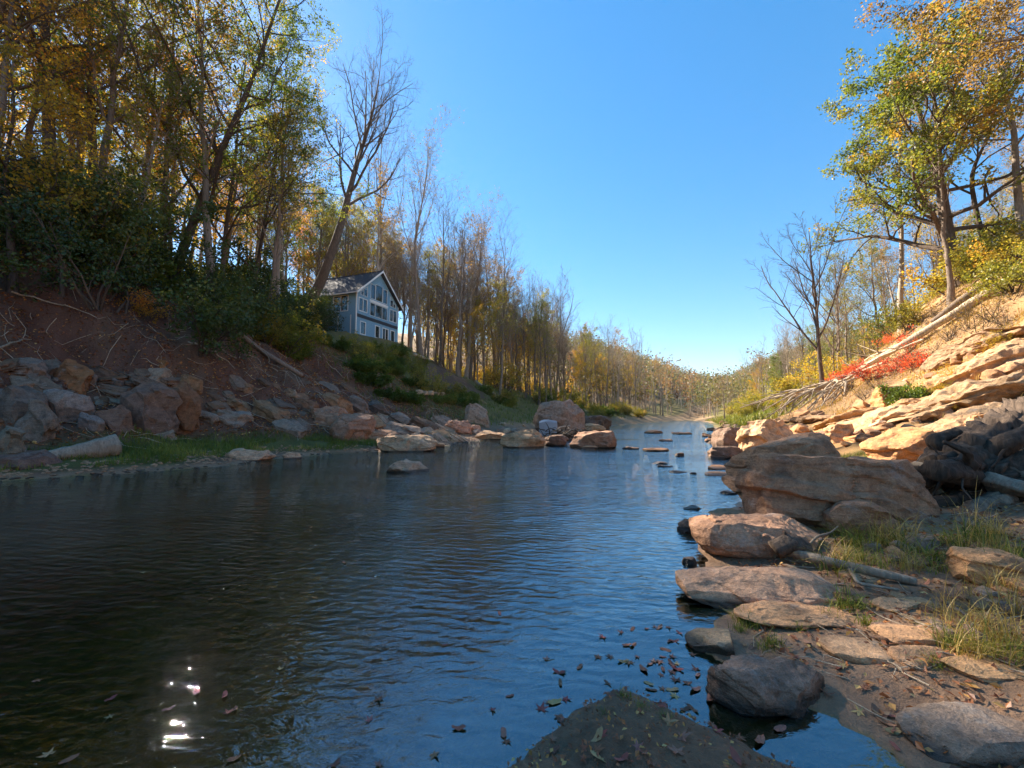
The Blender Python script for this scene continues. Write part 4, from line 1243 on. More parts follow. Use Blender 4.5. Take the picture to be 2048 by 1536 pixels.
# big oak on the right slope
(bx, by), path = px_tree(None, 29, [(1925, 562), (1900, 500), (1888, 420), (1878, 345), (1848, 250), (1816, 165)], [0, 0, 0, -.5, -1, -1])
m = tree_meshes(502, 19, .52, [dict(n=22, t0=.18, t1=.98, ang=66, lr=.58, fall=.42, up=.10, wig=.18, segs=8, rr=.5),
    dict(n=8, t0=.25, t1=.98, ang=48, lr=.42, fall=.35, up=.06, wig=.22, segs=5, rr=.6), dict(n=6, t0=.25, t1=1, ang=45, lr=.42, fall=.3, up=.03, wig=.25, segs=3, rr=.6)],
    dict(kind='oak', per=32, size=.19, spread=.22, t0=.3), M_BARKD, dict(path=path, n=18, tip=.15, flare=1.6), sides=(12, 8, 5, 3, 3))
plant_tree(m, bx, by, "big dark-trunked oak with green and bronze leaves on the right slope", name="oak_tree")
# second stem right of the oak, bare below
(bx, by), path = px_tree(None, 30, [(1990, 540), (1955, 440), (1940, 350), (1985, 250), (1975, 150)], [0, 0, 0, 0, 0])
m = tree_meshes(503, 14, .22, [dict(n=12, t0=.35, t1=.98, ang=50, lr=.38, fall=.4, up=.1, wig=.16, segs=6, rr=.55), dict(n=7, t0=.25, t1=.98, ang=45, lr=.45, fall=.35, up=.05, wig=.2, segs=4, rr=.6),
    dict(n=5, t0=.2, t1=1, ang=42, lr=.45, fall=.3, up=.03, wig=.25, segs=3, rr=.6)], dict(kind='rust', per=14, size=.16, spread=.24), M_BARKD, dict(path=path, n=16, tip=.15, flare=1.4))
plant_tree(m, bx, by, "crooked dark trunk with bronze leaves just right of the big oak", name="crooked_tree")
# bare tree on the right bank
m = tree_meshes(504, 14.5, .21, [dict(n=11, t0=.26, t1=.9, ang=26, lr=.56, fall=.45, up=.09, wig=.07, segs=9, rr=.62, angj=9),
    dict(n=9, t0=.2, t1=.98, ang=36, lr=.34, fall=.4, up=.12, wig=.12, segs=5, rr=.55), dict(n=6, t0=.2, t1=1, ang=34, lr=.5, fall=.3, up=.08, wig=.18, segs=3, rr=.6), TW], None, M_BARKD, dict(n=16, wig=.012, lean=(-.02, 0)), sides=(10, 6, 4, 3, 3))
plant_tree(m, 26.0, 33.5, "slender leafless tree with upswept branches on the right bank by the fallen branches", name="bare_tree")
placed.append((26, 33.5))
# overhanging tree at the upper right corner
(bx, by), path = px_tree(None, 17, [(2330, 600), (2310, 350), (2250, 120), (2180, -120), (2130, -320)], [0, 0, 0, 0, 0])
m = tree_meshes(505, 20, .35, [dict(n=16, t0=.35, t1=.97, ang=62, lr=.40, fall=.45, up=.05, wig=.16, segs=7, rr=.5), dict(n=8, t0=.25, t1=.98, ang=48, lr=.45, fall=.35, up=.03, wig=.2, segs=4, rr=.6),
    dict(n=6, t0=.25, t1=1, ang=45, lr=.45, fall=.3, up=.0, wig=.25, segs=3, rr=.6)], dict(kind='rust', per=30, size=.14, spread=.18, t0=.3), M_BARK, dict(path=path, n=16, tip=.15))
plant_tree(m, bx, by, "bronze and orange leaved tree overhanging the upper right corner", name="overhanging_tree")
# lone bare tree far up the right bank
q = pt(1448, 822, 92)
m = tree_meshes(506, 9.5, .16, [dict(n=9, t0=.2, t1=.9, ang=40, lr=.6, fall=.45, up=.08, wig=.09, segs=7, rr=.6), dict(n=8, t0=.2, t1=.98, ang=38, lr=.42, fall=.4, up=.08, wig=.14, segs=4, rr=.6),
    dict(n=6, t0=.2, t1=1, ang=36, lr=.5, fall=.3, up=.05, wig=.2, segs=3, rr=.6), TW], None, M_BARK, dict(n=12))
plant_tree(m, q[0], q[1], "lone spreading bare tree far off at the end of the right bank", name="bare_tree")
# leafy trees leaning out over the left bank
def left_tree(seed, pathpx, Y, r, label, kind, per, size=.15, l1=.40, n1=20, t0=.18, bark=None, ang=56, dy=None):
    (bx, by), path = px_tree(None, Y, pathpx, dy)
    placed.append((bx, by))
    m = tree_meshes(seed, 20, r, [dict(n=n1, t0=t0, t1=.98, ang=ang, lr=l1, fall=.5, up=.08, wig=.16, segs=7, rr=.5), dict(n=8, t0=.25, t1=.98, ang=46, lr=.46, fall=.35, up=.04, wig=.2, segs=4, rr=.6),
        dict(n=5, t0=.25, t1=1, ang=44, lr=.46, fall=.3, up=.0, wig=.25, segs=3, rr=.6)], dict(kind=kind, per=int(per * 1.15), size=size, spread=.15, t0=.35), bark or M_BARKD, dict(path=path, n=18, tip=.12), sides=(10, 6, 4, 3, 3))
    plant_tree(m, bx, by, label, name="leafy_tree")
left_tree(520, [(335, 575), (372, 480), (430, 330), (500, 170), (555, 10), (590, -90)], 28, .34, "green and bronze tree with a dark trunk leaning right over the left bank", 'green', 17)
left_tree(521, [(330, 580), (325, 450), (335, 300), (345, 120), (350, -60)], 28.5, .26, "upright dark stem beside the right-leaning trunk on the left bank", 'olive', 12)
left_tree(522, [(110, 560), (105, 400), (95, 200), (90, 0), (80, -250)], 23, .38, "thick straight dark trunk near the left edge", 'olive', 8, t0=.3)
left_tree(523, [(190, 560), (190, 400), (182, 200), (180, 0), (170, -200)], 25, .30, "second straight trunk from the left edge, rust leaved at its top", 'rust', 9, t0=.35)
left_tree(524, [(500, 600), (520, 500), (540, 380), (560, 250), (575, 140)], 33, .20, "slim green tree at the right end of the left bank thicket", 'green', 15, l1=.42)
left_tree(525, [(262, 480), (285, 400), (300, 330), (320, 230), (330, 150)], 24, .17, "pale broken leaning stem in the dark thicket", 'olive', 6, l1=.3, bark=M_BARKP)
left_tree(526, [(30, 560), (20, 450), (10, 330), (30, 220), (20, 120)], 18.5, .18, "golden leaved maple at the left edge", 'yellow', 6, size=.15, l1=.42, t0=.25)
left_tree(527, [(130, 540), (120, 450), (110, 400), (130, 330)], 19.5, .10, "small golden sapling before the dark thicket at left", 'yellow', 5, size=.14, l1=.5, t0=.25, n1=14)
left_tree(528, [(-60, 560), (-70, 380), (-60, 200), (-40, 0), (-30, -200)], 20, .32, "orange leaved tree leaning in from the left edge", 'orange', 9, t0=.3)
left_tree(529, [(440, 620), (450, 470), (470, 330), (480, 200), (500, 60)], 31, .22, "olive leaved tree between the leaning trunk and the slim green tree", 'olive', 12, l1=.42)
# tall bare trees behind the house and along the far left bank
for sd, path, Y, r, lab in ((540, [(842, 700), (835, 600), (828, 480), (850, 380), (858, 290)], 64, .34, "tallest bare crown right of the house, twigs fanning against the sky"),
                            (541, [(765, 560), (762, 450), (760, 330), (770, 220)], 68, .30, "tall twin-stemmed bare tree directly behind the roof ridge"),
                            (542, [(940, 730), (950, 640), (955, 560), (965, 470), (960, 430)], 72, .30, "tall bare tree with a reddish crown midway along the left wood"),
                            (543, [(1000, 745), (1005, 660), (1008, 600), (1010, 520), (1000, 470)], 78, .28, "dark trunked tree at the shoulder of the left wood"),
                            (544, [(1110, 800), (1118, 720), (1122, 650), (1120, 580)], 88, .24, "fan-crowned bare tree standing above the left wood's lower edge"),
                            (545, [(1210, 810), (1215, 760), (1218, 700), (1215, 655)], 100, .22, "last fan-crowned bare tree at the right end of the left wood"),
                            (546, [(880, 720), (884, 620), (888, 520), (886, 400)], 66, .26, "upright bare tree just right of the tallest crown")):
    (bx, by), p3 = px_tree(None, Y, path)
    placed.append((bx, by))
    m = tree_meshes(sd, 20, r, [dict(n=15, t0=.36, t1=.97, ang=30, lr=.34, fall=.4, up=.12, wig=.1, segs=7, rr=.5), dict(n=8, t0=.2, t1=.98, ang=36, lr=.45, fall=.4, up=.1, wig=.15, segs=4, rr=.6),
        dict(n=5, t0=.2, t1=1, ang=36, lr=.5, fall=.3, up=.06, wig=.2, segs=3, rr=.6), TW], dict(kind='rust', per=1, size=.2, spread=.2) if sd in (542, 540) else None, M_BARK, dict(path=p3, n=14, tip=.1), sides=(9, 6, 4, 3, 3))
    plant_tree(m, bx, by, lab, name="bare_tree")

# ------------------------------------------------------------------ shrubs
def shrub_meshes(seed, h, w, kind, stems=9, per=10, size=.14, spread=.1, bark=None, up=.25):
    rng = np.random.default_rng(seed)
    a = rng.uniform(0, 2 * pi, stems)
    segs = 5
    P = np.zeros((stems, segs + 1, 3))
    d = np.stack([np.cos(a) * w / h, np.sin(a) * w / h, np.ones(stems)], 1) * rng.uniform(.4, 1, (stems, 1))
    d[:, 2] = rng.uniform(.6, 1.0, stems); d = norm(d)
    ln = h * rng.uniform(.7, 1.15, stems)
    P[:, 0, :2] = rng.normal(0, w * .08, (stems, 2)); P[:, 0, 2] = -.15
    for s in range(segs):
        d = norm(d + rng.normal(0, .14, (stems, 3)) + np.array([0, 0, .02]))
        P[:, s + 1] = P[:, s] + d * (ln / segs)[:, None]
    Rr = np.linspace(.022, .006, segs + 1)[None, :] * h * np.ones((stems, 1)) * .6
    l1 = children(P, Rr, ln, rng, n=6, t0=.2, t1=1, ang=48, lr=.45, fall=.3, up=.05, wig=.22, segs=3, rr=.6, rmin=.004)
    l2 = children(*l1, rng, n=4, t0=.2, t1=1, ang=45, lr=.5, fall=.3, up=.0, wig=.25, segs=2, rr=.6, rmin=.003)
    V, Q, A = leaves(l2[0], rng, per, size, spread, seed)
    out = {'stems': mesh_np("stems", *join([tubes(P, Rr, 5), tubes(l1[0], l1[1], 3), tubes(l2[0], l2[1], 3)]), bark or M_BARKD, True)}
    if per: out['foliage'] = mesh_np("foliage", V, [Q], LEAF[kind], False, {"rnd": A})
    return out
SH = {}
for k, (h, w, kind, per, size) in {'dark': (3.4, 2.6, 'dark', 26, .11), 'olive': (2.6, 2.2, 'olive', 14, .12), 'kudzu': (1.3, 1.7, 'green', 18, .13), 'brush': (2.2, 1.6, 'brush', 11, .11),
                                   'yellow': (3.0, 2.0, 'yellow', 9, .13), 'red': (1.3, 1.2, 'red', 4, .09), 'twigs': (2.0, 1.5, 'rust', 1, .1), 'orange': (2.4, 1.8, 'orange', 5, .15)}.items():
    SH[k] = [shrub_meshes(600 + len(SH) * 10 + i, h, w, kind, 10, per, size, .12 if k != 'red' else .07) for i in range(3)]
rs = random.Random(17)
def shrubs(n, kindw, label, group, pts=None, xr=None, yr=None, cond=None, s=(.8, 1.3), name="shrub"):
    c = t = 0
    while c < n and t < n * 60:
        t += 1
        if pts: x, y = pts[c % len(pts)]
        else:
            x, y = rs.uniform(*xr), rs.uniform(*yr)
            if cond and not cond(x, y): continue
        k = rs.choices(list(kindw), list(kindw.values()))[0]
        c += 1
        sc_ = rs.uniform(*s)
        nm = {'dark': 'dark evergreen', 'olive': 'olive', 'kudzu': 'low green', 'brush': 'yellow-green', 'yellow': 'yellow', 'red': 'red leaved', 'twigs': 'leafless twiggy', 'orange': 'orange leaved'}[k]
        plant_tree(SH[k][rs.randrange(3)], x, y, nm + ' ' + label, nm + ' ' + group, name=name, rotz=rs.uniform(0, 6.28), s=sc_ * rs.uniform(.85, 1.15), sz=sc_, cat="shrub")
for i, (px, Y, s_) in enumerate(((598, 45.5, 1.3), (612, 47.5, 1.5), (622, 49, 1.4), (580, 44, 1.5), (632, 50.5, 1.2), (565, 46, 1.7))):
    q = at_depth(px, 660, Y)
    plant_tree(SH['dark'][i % 3], q[0], q[1], "dark evergreen shrub crowding the left side wall of the house", "dark shrubs beside the house", name="shrub", cat="shrub", s=s_, rotz=i)
def inview_gap(x, y): return not near_house(x, y)
shrubs(74, {'dark': 4, 'olive': 3, 'kudzu': 1}, "shrub in the thicket along the top of the left bank", "shrubs of the left bank thicket", None, (-40, -17), (13, 40), lambda x, y: (10.8 if y > 22 else 12) < u_left(x, y) < 24 and not (592 < x / y * F + CX), (.9, 1.6))
shrubs(40, {'kudzu': 4, 'olive': 1, 'brush': 1}, "bush on the bank below the house", "bushes on the bank below the house", None, (-22, 4), (36, 62), lambda x, y: 9 < u_left(x, y) < 20.5 and math.hypot((x + 8.5) / 5.5, (y - 57) / 9.0) > .9, (.8, 1.2))
shrubs(26, {'kudzu': 3, 'brush': 2, 'olive': 1}, "bush along the far left bank", "bushes along the far left bank", None, (-6, 42), (58, 118), lambda x, y: 3 < u_left(x, y) < 13, (.8, 1.5))
shrubs(60, {'yellow': 2.5, 'olive': 4, 'orange': 1, 'twigs': 3}, "understorey shrub in the left woods", "understorey of the left woods", None, (-44, 40), (44, 125), lambda x, y: 14 < u_left(x, y) < 45 and not near_house(x, y), (1.0, 2.2))
shrubs(26, {'brush': 3, 'yellow': 1, 'olive': 3, 'twigs': 4}, "shrub at the edge of the right slope trees", "shrubs on the right slope", None, (22, 52), (17, 46), lambda x, y: 11 < u_right(x, y) < 26, (.8, 1.7))
shrubs(46, {'brush': 6, 'yellow': 1, 'olive': 1}, "thicket shrub on the low right bank", "thicket of the low right bank", None, (24, 100), (36, 130), lambda x, y: 3 < u_right(x, y) < 22, (.9, 1.9))
P2 = lambda *px: [tuple(hit(a, b)[:2]) for a, b in px]
shrubs(9, {'red': 1}, "sprig on the sunny right slope", "red sprigs on the sunny right slope", P2((1745, 705), (1775, 690), (1720, 745), (1700, 760), (1790, 745), (1830, 740), (1735, 760), (1680, 772), (1815, 700)), s=(.7, 1.1))
shrubs(20, {'twigs': 1}, "bush on the sunny right slope", "twiggy bushes on the right slope", P2((1760, 730), (1880, 640), (1920, 620), (1960, 600), (1850, 690), (1800, 660), (2000, 580), (1760, 780), (2030, 600), (1985, 640), (1940, 660), (2010, 650), (1900, 680), (1970, 680), (1690, 790), (1730, 800), (1820, 730), (1860, 720), (2040, 560), (1930, 640)), s=(.4, .8))
shrubs(1, {'kudzu': 1}, "leafy bush beside the square orange block", "leafy bush by the orange block", P2((1818, 812)), s=(.75, .8))
shrubs(7, {'yellow': 1}, "tuft of leaves growing on the sandstone ledges", "yellow tufts on the sandstone ledges", P2((1925, 760), (1905, 770), (1950, 745), (1985, 725), (1880, 790), (2010, 700), (1915, 830)), s=(.16, .26))
p = hit(1125, 872, 0.0)
plant_tree(SH['kudzu'][0], p[0], p[1] + .8, "green bush growing on top of the driftwood rock pile in mid river", name="shrub", cat="shrub", s=.55, z=.45)
p = hit(285, 640)
plant_tree(SH['orange'][1], p[0], p[1], "low orange leaved bush on the bare left bank", name="shrub", cat="shrub", s=.6)

# ------------------------------------------------------------------ the far wood, one mass
def far_wood():
    rng = np.random.default_rng(3)
    X, Y = [], []
    while len(X) < 2700:
        y = rng.uniform(100, 640); x = rng.uniform(-60, 520)
        px = x / y * F + CX
        if not (840 < px < 2300): continue
        dl, dr = lateral(np.array([x]), np.array([y]))
        if y < 178 and dl[0] < 6 and dr[0] < (13 if y < 150 else 5): continue
        if max(dl[0], dr[0]) > 110: continue
        X.append(x); Y.append(y)
    X, Y = np.array(X), np.array(Y)
    Z = height(X, Y)
    n = len(X)
    dlx, drx = lateral(X, Y)
    H = rng.uniform(8, 26, n) * np.where(Y < 140, .8, 1) * np.where(dlx > 0, 1.2, 1)
    hue = np.clip(fbm(np.stack([X, Y, Z], 1) * .03, 2, 9) * .8 + .5 + rng.normal(0, .22, n), 0, 1)
    K = 75
    c = rng.normal(0, 1, (n, K, 3)); c = norm(c) * rng.uniform(.1, 1, (n, K, 1)) ** .8 * .88
    rx = (H * rng.uniform(.18, .30, n))[:, None]
    C = np.stack([X[:, None] + c[..., 0] * rx, Y[:, None] + c[..., 1] * rx, Z[:, None] + H[:, None] * .60 + c[..., 2] * H[:, None] * .40], -1).reshape(-1, 3)
    C = C + fbm(C * .6, 2, 4)[:, None] * np.array([.8, .8, .3])
    M = len(C)
    s = rng.uniform(.4, .95, (M, 1)) * np.repeat(np.clip(Y / 170, .8, 1.8), K)[:, None]
    nn = norm(rng.normal(0, 1, (M, 3)) + np.array([0, 0, .4]))
    a = norm(np.cross(nn, rng.normal(0, 1, (M, 3)))); b = np.cross(nn, a)
    V = np.stack([C - a * s * .6, C + b * s * .4, C + a * s * .6, C - b * s * .4], 1).reshape(-1, 3)
    rnd = np.repeat(np.clip(np.repeat(hue, K) + rng.normal(0, .1, M), 0, 1), 4)
    m = leaf_mat("far_foliage", [(0, (.045, .055, .024)), (.35, (.075, .078, .034)), (.6, (.095, .085, .042)), (.8, (.12, .082, .048)), (1, (.125, .068, .046))], .35, .02, 0)
    o = obj("far_woodland", mesh_np("far_woodland", V, [np.arange(M * 4).reshape(-1, 4)], m, False, {"rnd": rnd}))
    tag(o, "autumn woodland on the far hills closing the valley", "woodland", kind="stuff")
    # trunks of that wood
    P = np.zeros((n, 4, 3)); t = np.linspace(0, .85, 4)
    P[:, :, 0] = X[:, None] + rng.normal(0, .3, (n, 4)); P[:, :, 1] = Y[:, None] + rng.normal(0, .3, (n, 4)); P[:, :, 2] = Z[:, None] - .3 + H[:, None] * t[None, :]
    tv, tq = tubes(P, np.linspace(.2, .05, 4)[None, :] * np.ones((n, 1)), 4)
    o2 = obj("far_trunks", mesh_np("far_trunks", tv, [tq], M_BARKP, True), o)
    tag(o2, kind="stuff")
far_wood()
# ------------------------------------------------------------------ wood lying about
def wood_mesh(name, path, r0, r1, seed, mat, sides=12, n=40, gnarl=.12, wig=.0, flat=1.0, caps=True, grain=0.0):
    rng = np.random.default_rng(seed)
    P, _, L = trunk_chain(rng, 1, 1, n=n, path=path)
    P = P[0]
    if wig:
        t = np.linspace(0, 1, n)[:, None] * np.array([[1, 1, 1]]) * L[0] * 1.3
        P = P + np.stack([fbm(t * np.array([1, .0, .0]) + k * 9.1 + seed, 3, seed + k) for k in range(3)], 1) * wig
    Rr = np.linspace(r0, r1, n) * (1 + .12 * fbm(np.stack([np.linspace(0, 6, n), np.zeros(n), np.zeros(n)], 1), 3, seed))
    V, Q = tubes(P[None], Rr[None], sides)
    ring = np.arange(len(V)) // sides
    c = P[ring]
    d = V - c
    a = np.arange(len(V)) % sides
    nz = fbm(np.stack([np.cos(a * 2 * pi / sides) * 1.6, np.sin(a * 2 * pi / sides) * 1.6, ring / n * L[0] * 1.2 + seed], 1), 3, seed)
    if grain:
        aa = a * 2 * pi / sides + nz * .8
        g = ridged(np.stack([np.cos(aa) * 4.5, np.sin(aa) * 4.5, ring / n * L[0] * .45 + seed], 1), 4, seed + 1)
        nz = nz + (g - .6) * grain
    V = c + d * (1 + gnarl * 2.2 * nz)[:, None]
    V[:, 2] = c[:, 2] + (V[:, 2] - c[:, 2]) * flat
    faces = [Q]
    if caps:
        k = len(V)
        V = np.concatenate([V, [P[0]], [P[-1] + (P[-1] - P[-2]) * .3]])
        j = np.arange(sides); j2 = (j + 1) % sides
        faces.append(np.concatenate([np.stack([np.full(sides, k), j2, j], 1), np.stack([np.full(sides, k + 1), (n - 1) * sides + j, (n - 1) * sides + j2], 1)]))
    return mesh_np(name, V, faces, mat, True)

def ghit(px, py, dz=0.0):
    p = hit(px, py); return np.array([p[0], p[1], p[2] + dz])

# weathered log on the grass of the left shore
a, b = ghit(28, 932, .02), ghit(228, 908, .22)
b[2] = a[2] + .36
obj_log = thing("driftwood_log", "weathered pale log with a broken thick end on the left shore grass", "log")
obj("trunk", wood_mesh("trunk", [a, (a + b) / 2 + np.array([0, 0, .03]), b], .12, .42, 71, M_LOG, 36, 40, .08, grain=1.2), obj_log)
# trunk fallen down the left bank
t = thing("fallen_log", "bare fallen trunk lying down the left bank towards the rocks", "log")
pts = [ghit(x, y, .16) for x, y in ((438, 640), (480, 675), (520, 705), (565, 735), (604, 758))]
obj("trunk", wood_mesh("trunk", pts, .24, .12, 72, M_BARK, 12, 40, .06), t)
for k, (x, y, x2, y2, lab) in enumerate(((500, 690, 560, 745, "thin dead stem lying below the fallen trunk on the left bank"), (20, 590, 190, 640, "long thin dead branch on the bare soil at left"),
        (380, 690, 470, 745, "short dead stick on the leaf litter left of the fallen trunk"), (0, 700, 70, 690, "dead branch jutting in from the left edge over the litter"), (600, 690, 690, 760, "slim dead stem lying among the bank bushes"))):
    a, b = ghit(x, y, .12), ghit(x2, y2, .12)
    t = thing("dead_branch", lab, "branch", group="dead branches on the left bank")
    obj("stem", wood_mesh("stem", [a, (a + b) / 2 + np.array([0, 0, .15]), b], .05, .02, 80 + k, M_DEAD, 6, 24, .06, .25), t)
for k, (x, y, x2, y2, lab) in enumerate(((828, 712, 858, 722, "short pale log at the edge of the slip below the house"), (950, 765, 990, 792, "pale log lying down the slip right of the house bank"))):
    a, b = ghit(x, y, .2), ghit(x2, y2, .2)
    t = thing("fallen_log", lab, "log")
    obj("trunk", wood_mesh("trunk", [a, b], .22, .18, 90 + k, M_DEAD, 10, 14, .06), t)

# pale fallen tree on the right slope with a fan of bare branches
t = thing("fallen_tree", "pale fallen tree on the right slope, its bare branches fanning down to the rocks", "fallen tree")
pth = [ghit(1998, 588, .35), ghit(1930, 628, .35), ghit(1860, 672, .40), pt(1790, 706, 26.2), pt(1715, 742, 29.0), pt(1645, 780, 31.0)]
pth[3][2] += .25
obj("trunk", wood_mesh("trunk", pth, .27, .12, 101, M_DEAD, 14, 50, .07), t)
rngB = np.random.default_rng(12)
ends = [(1528, 838, 31), (1500, 808, 34), (1556, 834, 30), (1598, 838, 28), (1525, 822, 32), (1622, 824, 28), (1575, 826, 30), (1660, 830, 26), (1600, 810, 31), (1480, 816, 35), (1690, 820, 25), (1545, 800, 33), (1640, 838, 26), (1700, 800, 27)]
for k, (ex, ey, eY) in enumerate(ends):
    s = pth[5] * rngB.uniform(.3, 1) ; w = rngB.uniform(0, .8)
    s = pth[5] * (1 - w) + pth[4] * w + rngB.normal(0, .1, 3)
    e = pt(ex, ey, eY)
    e[2] = max(e[2], hgt(e[0], e[1]) + .05)
    mid = (s + e) / 2 + np.array([rngB.normal(0, .35), rngB.normal(0, .35), rngB.uniform(.1, .6)])
    P, _, Ln = trunk_chain(rngB, 1, 1, n=14, path=[s, mid, e])
    Rr = np.linspace(rngB.uniform(.09, .15), .03, 14)[None]
    c1 = children(P, Rr, Ln, rngB, n=5, t0=.25, t1=.95, ang=35, lr=.35, fall=.3, up=-.02, wig=.14, segs=5, rr=.6)
    c2 = children(*c1, rngB, n=3, t0=.25, t1=.95, ang=35, lr=.45, fall=.3, up=-.02, wig=.2, segs=3, rr=.6, rmin=.01)
    obj("branch", mesh_np("branch", *join([tubes(P, Rr, 7), tubes(c1[0], c1[1], 5), tubes(c2[0], c2[1], 3)]), M_DEAD, True), t)
t = thing("fallen_log", "dark straight log lying just above the pale fallen tree on the right slope", "log")
obj("trunk", wood_mesh("trunk", [ghit(1978, 585, .6), ghit(1925, 618, .6), ghit(1866, 662, .55)], .22, .16, 103, M_BARK, 12, 24, .06), t)
t = thing("fallen_tree", "tangle of slim grey fallen branches along the top of the red sprigs", "fallen tree")
for k, (x, y, x2, y2) in enumerate(((1850, 690, 1680, 775), (1800, 700, 1690, 760), (1770, 735, 1640, 800), (1730, 760, 1650, 812), (1890, 655, 1760, 730), (1700, 770, 1590, 832))):
    a, b = ghit(x, y, .3), ghit(x2, y2, .25)
    if np.linalg.norm(a - b) > 16: b = a + (b - a) * 16 / np.linalg.norm(a - b)
    P, _, Ln = trunk_chain(rngB, 1, 1, n=14, path=[a, (a + b) / 2 + np.array([0, 0, .4]), b])
    Rr = np.linspace(.09, .03, 14)[None]
    c1 = children(P, Rr, Ln, rngB, n=7, t0=.2, t1=.95, ang=38, lr=.25, fall=.3, up=.03, wig=.14, segs=4, rr=.6)
    obj("branch", mesh_np("branch", *join([tubes(P, Rr, 6), tubes(c1[0], c1[1], 4)]), M_DEAD, True), t)

# dark root mass at the right edge
t = thing("uprooted_stump", "dark uprooted stump with tangled roots at the right edge", "stump", (.55, .1, -.08))
A, B = np.array([6.6, 6.3, .80]), np.array([10.8, 7.9, 1.45])
obj("trunk", wood_mesh("trunk", [A, (A + B) / 2 + np.array([0, 0, .1]), B], .55, .85, 110, M_DRIFT, 90, 90, .16, grain=2.4), t)
rngR = np.random.default_rng(5)
ax = norm((B - A)[None])[0]; uu = norm(np.cross(ax, [0, 0, 1])[None])[0]; ww = np.cross(uu, ax)
for k in range(46):      # twisted strands of wood along the trunk
    ph = rngR.uniform(0, 2 * pi); tw = rngR.normal(0, .5)
    ts = np.linspace(rngR.uniform(-.12, .1), rngR.uniform(.45, .95), 5)
    pts = [A + ax * 4.5 * q + (uu * cos(ph + tw * q) + ww * sin(ph + tw * q)) * (.46 + .32 * q + rngR.normal(0, .03)) for q in ts]
    obj("root", wood_mesh("root", pts, rngR.uniform(.06, .16), rngR.uniform(.03, .10), 120 + k, [M_DRIFT, M_DRIFT, M_DRIFT, M_DRIFT, M_SILVER][k % 5], 14, 34, .16, .16, grain=1.5), t)
roots = [((6.5, 6.1, .95), (6.0, 5.9, 1.02), (5.72, 5.85, 1.05), .17, .14, M_DRIFT), ((6.4, 5.9, .7), (5.9, 5.6, .45), (5.65, 5.3, .18), .15, .08, M_SILVER),
         ((6.6, 5.8, .5), (5.9, 5.35, .30), (5.0, 5.0, .20), .13, .05, M_SILVER), ((6.4, 6.2, .6), (5.7, 6.1, .5), (5.2, 6.0, .25), .15, .06, M_DRIFT),
         ((7.0, 5.8, .4), (7.2, 5.2, .35), (8.2, 5.0, .4), .19, .12, M_DRIFT), ((6.7, 6.5, 1.1), (6.5, 6.6, 1.4), (6.9, 6.6, 1.62), .14, .06, M_DRIFT),
         ((6.8, 6.3, 1.2), (7.0, 6.1, 1.5), (7.6, 6.2, 1.75), .16, .06, M_DRIFT), ((6.5, 5.9, .9), (6.6, 5.4, .8), (7.2, 5.1, .75), .12, .05, M_SILVER),
         ((6.5, 5.7, .35), (6.3, 5.0, .2), (6.9, 4.6, .22), .11, .04, M_SILVER), ((6.6, 6.4, .8), (6.1, 6.7, .9), (5.7, 7.0, .8), .13, .04, M_DRIFT),
         ((6.4, 6.0, 1.1), (6.2, 5.8, 1.3), (5.95, 5.9, 1.45), .08, .02, M_DRIFT), ((6.9, 5.7, .9), (7.5, 5.3, 1.1), (8.5, 5.6, 1.3), .15, .08, M_DRIFT)]
for k, (p0, p1, p2, r0, r1, mt) in enumerate(roots):
    obj("root", wood_mesh("root", [p0, p1, p2], r0, r1, 150 + k, mt, 20, 34, .16, .12, grain=1.6), t)
for k in range(16):      # hair roots
    p0 = A + rngR.normal(0, .35, 3); d = norm(np.array([[-1.0, -.4, rngR.normal(0, .5)]]) + rngR.normal(0, .5, (1, 3)))[0]
    obj("root", wood_mesh("root", [p0, p0 + d * .4, p0 + d * .8 + np.array([0, 0, -.2])], .03, .006, 180 + k, M_DRIFT, 5, 14, .1, .18), t)
# driftwood stick and its charred knob
t = thing("driftwood_stick", "long grey-brown driftwood stick lying over the flat slab towards the right", "stick")
pts = [ghit(1562, 1118, .10), ghit(1600, 1130, .10), ghit(1700, 1150, .07), ghit(1770, 1163, .06), ghit(1836, 1174, .04)]
obj("stem", wood_mesh("stem", pts, .055, .040, 201, M_SILVER, 12, 40, .12, .05), t)
obj("side_branch", wood_mesh("side_branch", [pts[1], ghit(1640, 1112, .22), ghit(1680, 1085, .2)], .02, .008, 202, M_SILVER, 6, 16, .1, .05), t)
obj("side_branch", wood_mesh("side_branch", [pts[2], ghit(1720, 1178, .05), ghit(1800, 1190, .04)], .022, .010, 203, M_SILVER, 6, 16, .1, .06), t)
t = thing("wood_chunk", "charred knotty wood chunk resting on the back of the flat slab", "driftwood")
p = ghit(1585, 1128, .1)
obj("knot", wood_mesh("knot", [p + [-.17, .05, .04], p + [0, .02, .14], p + [.18, 0, .05]], .10, .08, 204, M_DRIFT, 12, 14, .3), t)
obj("splinter", wood_mesh("splinter", [p + [-.02, .05, .14], p + [-.05, .03, .25]], .04, .01, 205, M_DRIFT, 6, 6, .2), t)
# driftwood caught on the mid-river rocks
t = thing("driftwood_pile", "dark driftwood heap caught on the rocks in mid river", "driftwood")
c = hit(1118, 880, 0.0)
for k in range(46):
    p0 = np.array([c[0] + rngR.normal(.2, 1.0), c[1] + rngR.uniform(-.7, .6), rngR.uniform(.05, .85)])
    d = norm(np.array([[rngR.normal(0, 1), rngR.normal(0, .4), rngR.normal(-.1, .35)]]))[0] * rngR.uniform(.6, 2.2)
    obj("stick", wood_mesh("stick", [p0 - d / 2, p0 + rngR.normal(0, .1, 3), p0 + d / 2], rngR.uniform(.03, .08), .015, 210 + k, M_DRIFT if k % 3 else M_SILVER, 6, 10, .1, .12), t)
